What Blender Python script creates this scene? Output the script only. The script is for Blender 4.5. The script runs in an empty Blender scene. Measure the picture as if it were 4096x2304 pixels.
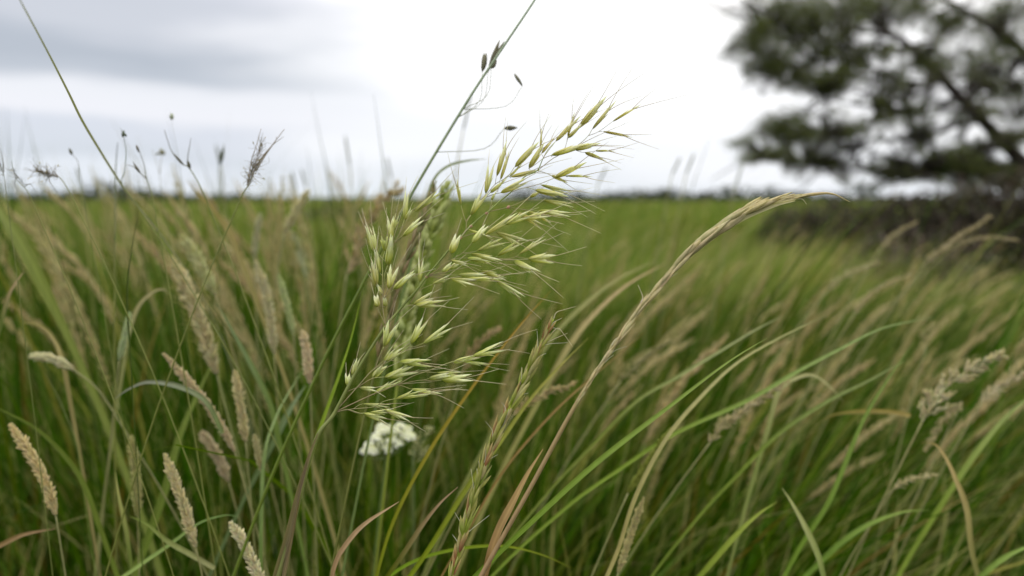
import bpy, math, random
import numpy as np
from mathutils import Vector

random.seed(11)
RNG = np.random.default_rng(7)
SC = bpy.context.scene
COL = SC.collection

# ------------------------------------------------------------------ camera
CAM = np.array([0.0, 0.0, 0.80])
LENS, PITCH = 28.0, math.radians(6.5)
FWD = np.array([0, math.cos(PITCH), -math.sin(PITCH)])
UP = np.array([0, math.sin(PITCH), math.cos(PITCH)])
RIGHT = np.array([1.0, 0, 0])
cd = bpy.data.cameras.new('camera')
cd.lens = LENS; cd.sensor_width = 36; cd.clip_start = 0.02; cd.clip_end = 4000
cd.dof.use_dof = True; cd.dof.focus_distance = 0.365; cd.dof.aperture_fstop = 5.6
co = bpy.data.objects.new('camera', cd); COL.objects.link(co)
co.location = CAM; co.rotation_euler = (math.pi / 2 - PITCH, 0, 0)
SC.camera = co

# ------------------------------------------------------------------ light, exposure
SUN_EL, SUN_AZ = math.radians(68), math.radians(-100)      # azimuth from +Y towards +X
sd = bpy.data.lights.new('sun', 'SUN'); sd.energy = 1.5; sd.angle = math.radians(25); sd.color = (1, .94, .84)
so = bpy.data.objects.new('sun', sd); COL.objects.link(so)
sv = Vector((math.sin(SUN_AZ) * math.cos(SUN_EL), math.cos(SUN_AZ) * math.cos(SUN_EL), math.sin(SUN_EL)))
so.rotation_euler = sv.to_track_quat('Z', 'Y').to_euler(); so.location = (0, 0, 20)
SC.view_settings.view_transform = 'Standard'; SC.view_settings.look = 'None'
SC.view_settings.exposure = 0.0; SC.view_settings.gamma = 1.0
SC.render.engine = 'CYCLES'
SC.cycles.use_denoising = True
SC.cycles.max_bounces = 7; SC.cycles.diffuse_bounces = 4; SC.cycles.transmission_bounces = 4
SC.cycles.glossy_bounces = 2; SC.cycles.transparent_max_bounces = 4
SC.cycles.caustics_reflective = False; SC.cycles.caustics_refractive = False

# ------------------------------------------------------------------ sky (world)
W = bpy.data.worlds.new('World'); SC.world = W; W.use_nodes = True
nt = W.node_tree; nt.nodes.clear()
def N(t, typ, **kw):
    n = t.nodes.new(typ)
    for k, v in kw.items(): setattr(n, k, v)
    return n
def mth(t, op, a, b=None, c=None):
    n = N(t, 'ShaderNodeMath', operation=op)
    for i, v in enumerate((a, b, c)):
        if v is None: continue
        if isinstance(v, (int, float)): n.inputs[i].default_value = v
        else: t.links.new(v, n.inputs[i])
    return n.outputs[0]
def ramp(t, fac, stops, interp='EASE'):
    n = N(t, 'ShaderNodeValToRGB'); r = n.color_ramp; r.interpolation = interp
    while len(r.elements) < len(stops): r.elements.new(0.5)
    for e, (p, c) in zip(r.elements, stops):
        e.position = p; e.color = (c[0], c[1], c[2], 1)
    t.links.new(fac, n.inputs[0]); return n.outputs[0]
tc = N(nt, 'ShaderNodeTexCoord')
sep = N(nt, 'ShaderNodeSeparateXYZ'); nt.links.new(tc.outputs['Generated'], sep.inputs[0])
az = mth(nt, 'ARCTAN2', sep.outputs[0], sep.outputs[1])
mp = N(nt, 'ShaderNodeMapping'); mp.inputs['Scale'].default_value = (3.2, 3.2, 15)
mp.inputs['Location'].default_value = (3.1, 1.7, 0.4)
nt.links.new(tc.outputs['Generated'], mp.inputs[0])
ns = N(nt, 'ShaderNodeTexNoise'); ns.inputs['Scale'].default_value = 1.0; ns.inputs['Detail'].default_value = 4.0
ns.inputs['Roughness'].default_value = .45
nt.links.new(mp.outputs[0], ns.inputs[0])
warp = mth(nt, 'MULTIPLY', mth(nt, 'SUBTRACT', ns.outputs['Fac'], .5), .095)
slope = mth(nt, 'MULTIPLY', mth(nt, 'ADD', az, .45), .07)      # cloud base drops towards the bright gap
el = mth(nt, 'ADD', mth(nt, 'ADD', sep.outputs[2], warp), slope)
elp = mth(nt, 'POWER', mth(nt, 'MAXIMUM', el, 0.0), .5)         # spread the low sky over the ramp
q = lambda e: math.sqrt(max(e, 0))
hs = lambda c, k=.5: tuple(x * k for x in c)
rampL = ramp(nt, elp, [(q(0), hs((.80, .88, .97))), (q(.030), hs((.84, .89, .97))), (q(.052), hs((.71, .76, .84))),
                       (q(.072), hs((.75, .79, .88))), (q(.093), hs((.93, .94, 1.0))), (q(.112), hs((.92, .935, .99))),
                       (q(.144), hs((.56, .605, .68))), (q(.165), hs((.52, .565, .64))), (q(.20), hs((.67, .70, .77))),
                       (q(.245), hs((.86, .87, .95))), (q(.33), hs((1.2, 1.19, 1.17))), (q(1), hs((1.95, 1.92, 1.84)))])
rampR = ramp(nt, elp, [(q(0), hs((.82, .90, .99))), (q(.035), hs((.88, .94, 1.0))), (q(.06), hs((.90, .94, 1.0))), (q(.10), hs((1.02, 1.04, 1.08))),
                       (q(.16), hs((1.2, 1.2, 1.22))), (q(.33), hs((1.45, 1.43, 1.4))), (q(1), hs((1.95, 1.92, 1.84)))])
mask = N(nt, 'ShaderNodeMapRange', interpolation_type='SMOOTHSTEP')
nt.links.new(mth(nt, 'ADD', az, mth(nt, 'MULTIPLY', warp, 3.5)), mask.inputs[0])
mask.inputs[1].default_value = -.38; mask.inputs[2].default_value = -.10
mx = N(nt, 'ShaderNodeMix', data_type='RGBA')
nt.links.new(mask.outputs[0], mx.inputs[0]); nt.links.new(rampL, mx.inputs[6]); nt.links.new(rampR, mx.inputs[7])
bgc = N(nt, 'ShaderNodeBackground'); nt.links.new(mx.outputs[2], bgc.inputs[0]); bgc.inputs[1].default_value = 2.0
sky = N(nt, 'ShaderNodeTexSky', sky_type='NISHITA'); sky.sun_disc = False
sky.sun_elevation = SUN_EL; sky.sun_rotation = SUN_AZ
bgs = N(nt, 'ShaderNodeBackground'); nt.links.new(sky.outputs[0], bgs.inputs[0]); bgs.inputs[1].default_value = .10
mxs = N(nt, 'ShaderNodeMixShader'); mxs.inputs[0].default_value = .93
nt.links.new(bgs.outputs[0], mxs.inputs[1]); nt.links.new(bgc.outputs[0], mxs.inputs[2])
wo = N(nt, 'ShaderNodeOutputWorld'); nt.links.new(mxs.outputs[0], wo.inputs[0])

# ------------------------------------------------------------------ helpers
def at(px, py, d):                         # photograph pixel (4096 wide) + depth in metres -> world point
    u = (px / 4096 - .5) * 36 / LENS; v = (.5 - py / 2304) * 20.25 / LENS
    return CAM + d * (FWD + u * RIGHT + v * UP)
def F(x, y, d): return at(x * 1.59006, y * 1.59006, d)
def crop(ox, oy): return lambda x, y, d: at(ox + x / 3.6229, oy + y / 3.6229, d)
def pxs(n, d): return n * 1.59006 / 4096 * 36 / LENS * d       # length of n wide-view pixels at depth d

def nrm(v): v = np.asarray(v, float); return v / (np.linalg.norm(v) + 1e-12)
def smooth(P, n=6):                        # Catmull-Rom through the points
    P = np.asarray(P, float)
    if len(P) < 3:
        t = np.linspace(0, 1, n + 1)[:, None]; return P[0] * (1 - t) + P[-1] * t
    Q = np.vstack([2 * P[0] - P[1], P, 2 * P[-1] - P[-2]]); out = []
    for i in range(1, len(Q) - 2):
        p0, p1, p2, p3 = Q[i - 1:i + 3]
        for k in range(n):
            t = k / n
            out.append(.5 * (2 * p1 + (p2 - p0) * t + (2 * p0 - 5 * p1 + 4 * p2 - p3) * t * t + (3 * p1 - p0 - 3 * p2 + p3) * t ** 3))
    out.append(P[-1]); return np.array(out)
def tangents(P):
    T = np.gradient(P, axis=0); return T / (np.linalg.norm(T, axis=1)[:, None] + 1e-12)
def sample(P, u):                          # point and tangent at arc fraction u
    L = np.r_[0, np.cumsum(np.linalg.norm(np.diff(P, axis=0), axis=1))]; s = u * L[-1]
    p = np.array([np.interp(s, L, P[:, k]) for k in range(3)])
    T = tangents(P); t = nrm([np.interp(s, L, T[:, k]) for k in range(3)]); return p, t
def plen(P): return np.linalg.norm(np.diff(P, axis=0), axis=1).sum()

class MB:                                  # gathers vertices, faces and vertex colours of ONE mesh
    def __init__(s): s.v, s.f, s.c, s.n = [], [], [], 0
    def add(s, v, f, c):
        v = np.asarray(v, float); c = np.asarray(c, float)
        if c.ndim == 1: c = np.tile(c, (len(v), 1))
        s.v.append(v); s.c.append(c); s.f += [tuple(i + s.n for i in q) for q in f]; s.n += len(v)
    def tube(s, P, r, col, sides=5, cap=True):
        P = np.asarray(P, float); m = len(P); r = np.broadcast_to(np.asarray(r, float), (m,)); T = tangents(P)
        ref = np.array([.13, 1, .21]) if abs(nrm(P[-1] - P[0])[1]) < .9 else np.array([1, .1, .2])
        A = np.cross(T, ref); A /= np.linalg.norm(A, axis=1)[:, None] + 1e-12; B = np.cross(T, A)
        a = np.arange(sides) * 2 * math.pi / sides
        v = (P[:, None] + r[:, None, None] * (np.cos(a)[None, :, None] * A[:, None] + np.sin(a)[None, :, None] * B[:, None])).reshape(-1, 3)
        f = [(i * sides + k, i * sides + (k + 1) % sides, (i + 1) * sides + (k + 1) % sides, (i + 1) * sides + k) for i in range(m - 1) for k in range(sides)]
        if cap: f += [tuple(range(sides))[::-1], tuple((m - 1) * sides + k for k in range(sides))]
        c = np.asarray(col, float)
        if c.ndim == 2: c = np.repeat(c, sides, axis=0)
        s.add(v, f, c)
    def ribbon(s, P, w, col, face=(0, -1, 0), fold=.25, twist=0.0):
        P = np.asarray(P, float); m = len(P); T = tangents(P); w = np.broadcast_to(np.asarray(w, float), (m,))
        S = np.cross(T, np.asarray(face, float)); S /= np.linalg.norm(S, axis=1)[:, None] + 1e-12; Nn = np.cross(S, T)
        tw = np.linspace(0, twist, m)[:, None]; S, Nn = S * np.cos(tw) + Nn * np.sin(tw), Nn * np.cos(tw) - S * np.sin(tw)
        hw = w[:, None] / 2
        v = np.stack([P - S * hw + Nn * hw * fold * 1.2, P - S * hw * .45 + Nn * hw * fold * .3, P, P + S * hw * .45 + Nn * hw * fold * .3, P + S * hw + Nn * hw * fold * 1.2], 1).reshape(-1, 3)
        f = [(i * 5 + k, i * 5 + k + 1, i * 5 + k + 6, i * 5 + k + 5) for i in range(m - 1) for k in range(4)]
        c = np.asarray(col, float)
        if c.ndim == 2: c = np.repeat(c, 5, axis=0)
        else: c = np.tile(c, (m * 5, 1))
        k = np.tile(np.array([1.0, .93, 1.18, .93, 1.0]), m)[:, None]; s.add(v, f, np.clip(c * k, 0, 1))
    def grain(s, p, a, L, wd, col, tip=None, sides=5, side=None):      # one husked seed, pointed at both ends
        a = nrm(a); S = nrm(np.cross(a, side if side is not None else RNG.normal(size=3))); B = np.cross(a, S)
        us = np.array([.0, .18, .45, .75, 1.0]); rs = np.array([.18, .72, 1.0, .66, .04]) * wd / 2
        ang = np.arange(sides) * 2 * math.pi / sides
        v = (p + a * L * us[:, None])[:, None] + rs[:, None, None] * (np.cos(ang)[None, :, None] * S + .7 * np.sin(ang)[None, :, None] * B)
        f = [(i * sides + k, i * sides + (k + 1) % sides, (i + 1) * sides + (k + 1) % sides, (i + 1) * sides + k) for i in range(4) for k in range(sides)]
        c0 = np.asarray(col, float); c1 = np.asarray(tip if tip is not None else col, float)
        s.add(v.reshape(-1, 3), f, np.repeat(c0 + (c1 - c0) * us[:, None] ** 1.5, sides, axis=0))
    def build(s, name, mat, parent=None, smooth_=True, origin=None):
        me = bpy.data.meshes.new(name); v = np.vstack(s.v); off = np.zeros(3) if parent is None else BASE[parent.name]
        me.from_pydata((v - off).tolist(), [], s.f)
        at_ = me.color_attributes.new('Col', 'FLOAT_COLOR', 'POINT')
        at_.data.foreach_set('color', np.c_[np.clip(np.vstack(s.c), 0, 1), np.ones(len(v))].astype(np.float32).ravel())
        if smooth_: me.polygons.foreach_set('use_smooth', [True] * len(me.polygons))
        me.materials.append(mat)
        o = bpy.data.objects.new(name, me); COL.objects.link(o)
        if parent is not None: o.parent = parent; BASE[o.name] = off
        else: BASE[o.name] = np.zeros(3)
        return o
BASE = {}
def thing(name, loc, label, cat, group=None):
    o = bpy.data.objects.new(name, None); COL.objects.link(o); o.location = loc; o.empty_display_size = .02
    o['label'] = label; o['category'] = cat
    if group: o['group'] = group
    BASE[o.name] = np.asarray(loc, float); return o
def jit(c, k=.12): return np.clip(np.asarray(c, float) * (1 + RNG.uniform(-k, k)) * (1 + RNG.uniform(-k / 3, k / 3, 3)), 0, 1)
def lerp(a, b, t): a = np.asarray(a, float); b = np.asarray(b, float); return a + (b - a) * np.asarray(t)[..., None]

# ------------------------------------------------------------------ materials
def plant_mat(name, transl=.35, rough=.5, spec=.3, nscale=260, namp=.35, stretch=(1, 1, .25)):
    m = bpy.data.materials.new(name); m.use_nodes = True; t = m.node_tree; t.nodes.clear()
    a = N(t, 'ShaderNodeAttribute', attribute_name='Col')
    tcn = N(t, 'ShaderNodeTexCoord'); mpn = N(t, 'ShaderNodeMapping'); mpn.inputs['Scale'].default_value = stretch
    t.links.new(tcn.outputs['Object'], mpn.inputs[0])
    nz = N(t, 'ShaderNodeTexNoise'); nz.inputs['Scale'].default_value = nscale; nz.inputs['Detail'].default_value = 3
    t.links.new(mpn.outputs[0], nz.inputs[0])
    k = mth(t, 'ADD', mth(t, 'MULTIPLY', mth(t, 'SUBTRACT', nz.outputs['Fac'], .5), namp * 2), 1.0)
    vm = N(t, 'ShaderNodeVectorMath', operation='SCALE'); t.links.new(a.outputs['Color'], vm.inputs[0]); t.links.new(k, vm.inputs['Scale'])
    p = N(t, 'ShaderNodeBsdfPrincipled'); t.links.new(vm.outputs[0], p.inputs['Base Color'])
    p.inputs['Roughness'].default_value = rough; p.inputs['Specular IOR Level'].default_value = spec
    bp = N(t, 'ShaderNodeBump'); bp.inputs['Strength'].default_value = .25; bp.inputs['Distance'].default_value = .0005
    t.links.new(nz.outputs['Fac'], bp.inputs['Height']); t.links.new(bp.outputs[0], p.inputs['Normal'])
    tr = N(t, 'ShaderNodeBsdfTranslucent'); g = N(t, 'ShaderNodeVectorMath', operation='MULTIPLY')
    t.links.new(vm.outputs[0], g.inputs[0]); g.inputs[1].default_value = (1.05, 1.1, .35); t.links.new(g.outputs[0], tr.inputs['Color'])
    ms = N(t, 'ShaderNodeMixShader'); ms.inputs[0].default_value = transl
    t.links.new(p.outputs[0], ms.inputs[1]); t.links.new(tr.outputs[0], ms.inputs[2])
    o = N(t, 'ShaderNodeOutputMaterial'); t.links.new(ms.outputs[0], o.inputs[0]); return m
M_BLADE = plant_mat('grass_blade', .30, .6, .07, 300, .22, (1, 1, .12))
M_HUSK = plant_mat('seed_husk', .42, .55, .25, 900, .22, (1, 1, .5))
M_STEM = plant_mat('grass_stem', .12, .45, .35, 400, .30, (1, 1, .2))
M_BARK = plant_mat('pine_bark', 0.0, .9, .1, 9, .6, (1, 1, .4))
M_NEEDLE = plant_mat('pine_needles', .2, .5, .3, 2, .35, (1, 1, 1))
M_PETAL = plant_mat('white_petals', .35, .6, .2, 900, .08, (1, 1, 1))
M_SCRUB = plant_mat('scrub_leaves', .2, .6, .2, 2, .4, (1, 1, 1))
def ground_mat():
    m = bpy.data.materials.new('meadow_soil'); m.use_nodes = True; t = m.node_tree; p = t.nodes['Principled BSDF']
    tcn = N(t, 'ShaderNodeTexCoord'); nz = N(t, 'ShaderNodeTexNoise'); nz.inputs['Scale'].default_value = .35; nz.inputs['Detail'].default_value = 9
    nz.inputs['Roughness'].default_value = .7; t.links.new(tcn.outputs['Object'], nz.inputs[0])
    c = ramp(t, nz.outputs['Fac'], [(.3, (.03, .024, .010)), (.5, (.05, .06, .012)), (.7, (.085, .10, .02))], 'LINEAR')
    t.links.new(c, p.inputs['Base Color']); p.inputs['Roughness'].default_value = 1; p.inputs['Specular IOR Level'].default_value = .1
    bp = N(t, 'ShaderNodeBump'); bp.inputs['Strength'].default_value = .6; bp.inputs['Distance'].default_value = .05
    t.links.new(nz.outputs['Fac'], bp.inputs['Height']); t.links.new(bp.outputs[0], p.inputs['Normal']); return m

# colours (linear base colours)
G1, G2, G3, G4 = (.070, .138, .004), (.115, .185, .008), (.040, .088, .003), (.14, .21, .035)
TAN, STRAW, RUST, GREYG = (.44, .34, .15), (.52, .44, .20), (.25, .13, .04), (.16, .23, .07)
YG, OLIVE = (.16, .20, .010), (.09, .11, .008)

# ------------------------------------------------------------------ the setting
def ground():
    me = bpy.data.meshes.new('meadow_ground'); n = 60
    xs = np.sign(np.linspace(-1, 1, n)) * np.abs(np.linspace(-1, 1, n)) ** 3 * 1500
    X, Y = np.meshgrid(xs, xs + 0.0); r = np.hypot(X, Y)
    Z = .012 * np.sin(X * 2.1) * np.cos(Y * 1.7) + np.clip((r - 60) / 900, 0, 1) ** 1.5 * 1.0
    v = np.c_[X.ravel(), Y.ravel(), Z.ravel()]
    f = [(j * n + i, j * n + i + 1, (j + 1) * n + i + 1, (j + 1) * n + i) for j in range(n - 1) for i in range(n - 1)]
    me.from_pydata(v.tolist(), [], f); me.polygons.foreach_set('use_smooth', [True] * len(f))
    me.materials.append(ground_mat()); o = bpy.data.objects.new('meadow_ground', me); COL.objects.link(o); o['kind'] = 'structure'
    o['label'] = 'dark earth of the meadow under the grass'
ground()

def grass_mesh(name, x, y, h, w, leanx, leany, bend, droop, phi, cols, seg, label, dryp=.4):
    n = len(x); t = np.linspace(0, 1, seg + 1)[None, :]
    hh = h[:, None]
    reach = leanx[:, None] * (t * .35 + bend[:, None] * t ** 2.2) ; reachy = leany[:, None] * (t * .35 + bend[:, None] * t ** 2.2)
    px = x[:, None] + hh * reach; py = y[:, None] + hh * reachy
    pz = hh * (t - droop[:, None] * t ** 3.2)
    P = np.stack([px, py, pz], -1)
    wd = w[:, None] * np.clip(.55 + 1.6 * t, 0, 1) * np.clip((1 - t) * 1.9, 0, 1) ** .75 + 0.0002
    tw = phi[:, None] + t * RNG.uniform(-1.2, 1.2, n)[:, None]
    S = np.stack([np.cos(tw), np.sin(tw), np.zeros_like(tw)], -1); Q = np.stack([-np.sin(tw), np.cos(tw), np.zeros_like(tw)], -1)
    a = P - S * wd[..., None] / 2 + Q * wd[..., None] * .16; b = P; c = P + S * wd[..., None] / 2 + Q * wd[..., None] * .16
    V = np.stack([a, b, c], 2).reshape(-1, 3)
    base = (np.arange(n) * (seg + 1) * 3)[:, None, None]; i = (np.arange(seg) * 3)[None, :, None]
    q = np.array([[0, 1, 4, 3], [1, 2, 5, 4]])
    Fc = (base[..., None] + i[..., None] + q[None, None]).reshape(-1, 4)
    C = cols[:, None, :] * (1 + 0 * t[..., None]); tip = np.array(STRAW)
    dry = (RNG.random(n) < dryp)[:, None, None] * np.clip((t - .75) * 4, 0, 1)[..., None] * .6
    C = C * (1 - dry) + tip * dry
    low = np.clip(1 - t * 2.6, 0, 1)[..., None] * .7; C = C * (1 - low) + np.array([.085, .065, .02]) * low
    C = np.repeat(C[:, :, None, :], 3, axis=2); C[:, :, 1] *= 1.12
    me = bpy.data.meshes.new(name); me.vertices.add(len(V)); me.vertices.foreach_set('co', V.astype(np.float32).ravel())
    me.loops.add(Fc.size); me.loops.foreach_set('vertex_index', Fc.astype(np.int32).ravel())
    me.polygons.add(len(Fc)); me.polygons.foreach_set('loop_start', np.arange(0, Fc.size, 4, dtype=np.int32))
    me.polygons.foreach_set('use_smooth', np.ones(len(Fc), bool)); me.update(calc_edges=True)
    at_ = me.color_attributes.new('Col', 'FLOAT_COLOR', 'POINT')
    at_.data.foreach_set('color', np.c_[np.clip(C.reshape(-1, 3), 0, 1), np.ones(len(V))].astype(np.float32).ravel())
    me.materials.append(M_BLADE); o = bpy.data.objects.new(name, me); COL.objects.link(o)
    o['kind'] = 'stuff'; o['label'] = label; o['category'] = 'grass'; return o

def wind(x, y):                             # sideways lean of the sward, weak on the left, strong on the right
    a = x / (np.abs(y) + .3)
    return np.interp(a, [-.7, -.35, -.1, .15, .45, .7], [-.16, -.14, .05, .45, .85, .95])
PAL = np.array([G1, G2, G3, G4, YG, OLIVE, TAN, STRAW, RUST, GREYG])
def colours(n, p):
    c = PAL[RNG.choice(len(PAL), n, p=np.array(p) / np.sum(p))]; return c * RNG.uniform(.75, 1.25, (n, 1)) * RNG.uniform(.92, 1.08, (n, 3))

def lumps(x, y):                            # slow rise and fall of the sward
    return np.sin(x * 2.3 + 1.1 * np.sin(y * 1.3)) * .5 + np.sin(y * 1.9 + x * .7 + 2) * .35 + np.sin(x * .45 - y * .31) * .4
def meadow():
    # sward on every side of the camera and behind it
    n = 26000; x = RNG.uniform(-3.2, 3.2, n); y = RNG.uniform(-2.4, 1.6, n)
    keep = (y < .36) | (np.abs(x) > .35 + .85 * np.maximum(y, .3)); x, y = x[keep], y[keep]; n = len(x)
    h = RNG.uniform(.40, .74, n); near = np.hypot(x, y) ; h = np.minimum(h, np.where(y > -.12, np.where(np.abs(x) < .25 + np.maximum(y, 0) * .8, .38, .72), np.where(near < .3, .5, .74)))
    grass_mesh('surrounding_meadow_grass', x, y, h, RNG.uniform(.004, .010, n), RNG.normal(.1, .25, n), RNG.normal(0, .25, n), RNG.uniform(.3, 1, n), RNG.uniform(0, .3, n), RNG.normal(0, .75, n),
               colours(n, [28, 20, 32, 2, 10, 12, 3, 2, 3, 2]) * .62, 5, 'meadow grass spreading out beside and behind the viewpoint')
    # near sward: from under the lens to 2.6 m; close to the camera it stays below the view
    n = 46000; y = .34 + 2.3 * RNG.random(n) ** 1.1; x = RNG.uniform(-1, 1, n) * (.35 + .85 * y)
    wx = wind(x, y); a = x / (y + .3)
    h = RNG.uniform(.30, .66, n) * (1 - .12 * (a > .25) * (y < 1.2)); h = np.minimum(h, np.interp(y, [.3, .5, .62, .75, .9, 1.1], [.38, .42, .47, .54, .64, .70]) + RNG.normal(0, .02, n))
    h = h * (1 + .13 * lumps(x, y))
    tall = (RNG.random(n) < np.where(a < -.12, .17, .02)) & (y > .85); h = np.where(tall, RNG.uniform(.66, .97, n), h)
    k = RNG.uniform(.35, 1.25, n)
    cols = colours(n, [28, 20, 30, 2, 10, 12, 3, 2, 5, 2]) * np.array([.46, .60, .28])      # palette darkened to stand in for shade deep in the near sward
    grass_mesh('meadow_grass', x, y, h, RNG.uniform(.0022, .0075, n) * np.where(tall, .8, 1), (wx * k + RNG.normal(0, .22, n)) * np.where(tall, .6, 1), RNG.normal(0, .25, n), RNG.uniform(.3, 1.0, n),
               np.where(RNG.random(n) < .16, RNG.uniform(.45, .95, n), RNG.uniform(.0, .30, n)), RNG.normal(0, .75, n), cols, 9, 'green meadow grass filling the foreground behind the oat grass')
    # middle sward
    n = 60000; y = 2.5 + 7.5 * RNG.random(n) ** 1.5; x = RNG.uniform(-1, 1, n) * (.6 + .85 * y)
    wx = wind(x, y); h = RNG.uniform(.36, .66, n) * (1 + .16 * lumps(x, y)); up = (RNG.random(n) < .06 * (x < -.1 * y) + .015); h = np.where(up, RNG.uniform(.7, .95, n), h); h = np.where((x > .36 * y) & (y < 5.2), h * .84, h)
    cols = colours(n, [24, 26, 16, 16, 10, 6, 5, 8, 1, 14]) * np.array([.92, 1, 1])
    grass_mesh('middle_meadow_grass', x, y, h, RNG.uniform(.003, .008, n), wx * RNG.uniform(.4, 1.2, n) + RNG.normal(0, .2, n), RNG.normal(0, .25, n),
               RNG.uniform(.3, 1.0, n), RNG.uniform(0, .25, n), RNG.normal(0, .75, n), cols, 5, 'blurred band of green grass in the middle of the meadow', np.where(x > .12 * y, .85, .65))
    # far sward
    n = 75000; y = 9.5 + 75 * RNG.random(n) ** 1.9; x = RNG.uniform(-1, 1, n) * (2 + .85 * y)
    h = RNG.uniform(.35, .62, n) * (1 + .2 * lumps(x * .4, y * .4)); cols = colours(n, [22, 24, 14, 16, 12, 7, 6, 9, 1, 13]) * np.array([.92, 1, 1])
    grass_mesh('far_meadow_grass', x, y, h, RNG.uniform(.012, .03, n) * (1 + y / 40), wind(x, y) * RNG.uniform(.2, 1, n), RNG.normal(0, .2, n),
               RNG.uniform(.3, 1.0, n), RNG.uniform(0, .2, n), RNG.normal(0, .6, n), cols, 3, 'distant green grass reaching back to the dark treeline')
meadow()

def leaf_scatter(mb, cen, rad, n, size, cols):      # small leaf faces spread through an ellipsoid
    d = RNG.normal(size=(n, 3)); d /= np.linalg.norm(d, axis=1)[:, None]; p = cen + d * (RNG.random(n) ** .45)[:, None] * rad
    A = RNG.normal(size=(n, 3)); A /= np.linalg.norm(A, axis=1)[:, None]; B = np.cross(A, RNG.normal(size=(n, 3))); B /= np.linalg.norm(B, axis=1)[:, None]
    s = size * RNG.uniform(.6, 1.4, n)[:, None]
    v = np.stack([p - A * s, p + B * s * .5, p + A * s, p - B * s * .5], 1).reshape(-1, 3)
    c = np.asarray(cols)[RNG.integers(len(cols), size=n)] * RNG.uniform(.7, 1.3, (n, 1))
    mb.add(v, [(4 * i, 4 * i + 1, 4 * i + 2, 4 * i + 3) for i in range(n)], np.repeat(c, 4, axis=0))
def treeline():
    mb = MB(); cols = [(.028, .042, .018), (.04, .055, .025), (.022, .034, .020), (.05, .06, .03)]
    for x in np.arange(-95, 100, 2.6):
        y = 88 + 6 * math.sin(x * .07) + RNG.normal(0, 1.5); a = x / y
        hh = .75 + .7 * max(0, math.sin(x * .21 + 1) * math.sin(x * .057 + .4)) + RNG.uniform(0, .5) + RNG.uniform(.6, 1.6) * (RNG.random() < .14) - .7 * (-.30 < a < .02) + .55 * (.1 < a < .33) + .3 * (a < -.45)
        leaf_scatter(mb, np.array([x, y, hh * .5]), np.array([2.6, 1.6, hh * .62]), 170, .28, cols)
    o = mb.build('far_treeline', M_SCRUB, smooth_=False); o['kind'] = 'stuff'; o['label'] = 'low dark treeline along the horizon beyond the meadow'; o['category'] = 'treeline'
treeline()

def thicket(name, label, blobs, d, cols, n=420, size=.05):
    base = F(blobs[0][0], 600, d); base[2] = 0; t = thing(name, base, label, 'shrub')
    lf, st = MB(), MB()
    for (x, ytop, wpx, dd) in blobs:
        c = F(x, ytop, dd); top = max(c[2], .35); r = pxs(wpx, dd)
        leaf_scatter(lf, np.array([c[0], c[1], top * .52]), np.array([r, .5, top * .5]), n, size, cols)
        for k in range(9):
            p0 = np.array([c[0] + RNG.normal(0, r * .4), c[1] + RNG.normal(0, .3), 0]); p2 = p0 + np.array([RNG.normal(0, r * .5), RNG.normal(0, .3), top * RNG.uniform(.7, 1.06)])
            st.tube(smooth([p0, (p0 + p2) / 2 + RNG.normal(0, .08, 3), p2], 3), np.linspace(.012, .003, 7), jit((.075, .055, .045)), 4)
    lf.build('foliage', M_SCRUB, t, False); st.build('stems', M_BARK, t)
BR = [(.055, .048, .036), (.07, .055, .045), (.04, .042, .025), (.085, .075, .055)]
thicket('bramble_thicket', 'dark brown bramble thicket under the pine at the edge of the field',
        [(1990, 512, 80, 7.4), (2080, 503, 80, 6.8), (2170, 494, 80, 6.2), (2260, 488, 80, 5.8), (2340, 480, 80, 5.4), (2420, 462, 70, 5.1), (2500, 440, 70, 4.9), (2580, 425, 80, 4.8), (2680, 420, 90, 4.8), (2790, 425, 90, 4.8)], 5.5, [(.04, .034, .026), (.055, .042, .034), (.032, .032, .02), (.065, .055, .042)], 2600, .022)
thicket('heather_bush', 'low grey brown bush among grass below the middle of the thicket',
        [(2210, 575, 70, 4.2), (2310, 565, 70, 4.0), (2420, 560, 70, 3.9)], 4.0, BR + [(.13, .10, .08)], 700, .018)
thicket('dark_shrub', 'small dark shrub in the far grass beside the tan seed panicle',
        [(815, 512, 55, 16), (870, 515, 40, 17)], 16, [(.05, .055, .03), (.06, .055, .045)], 500, .05)

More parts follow.
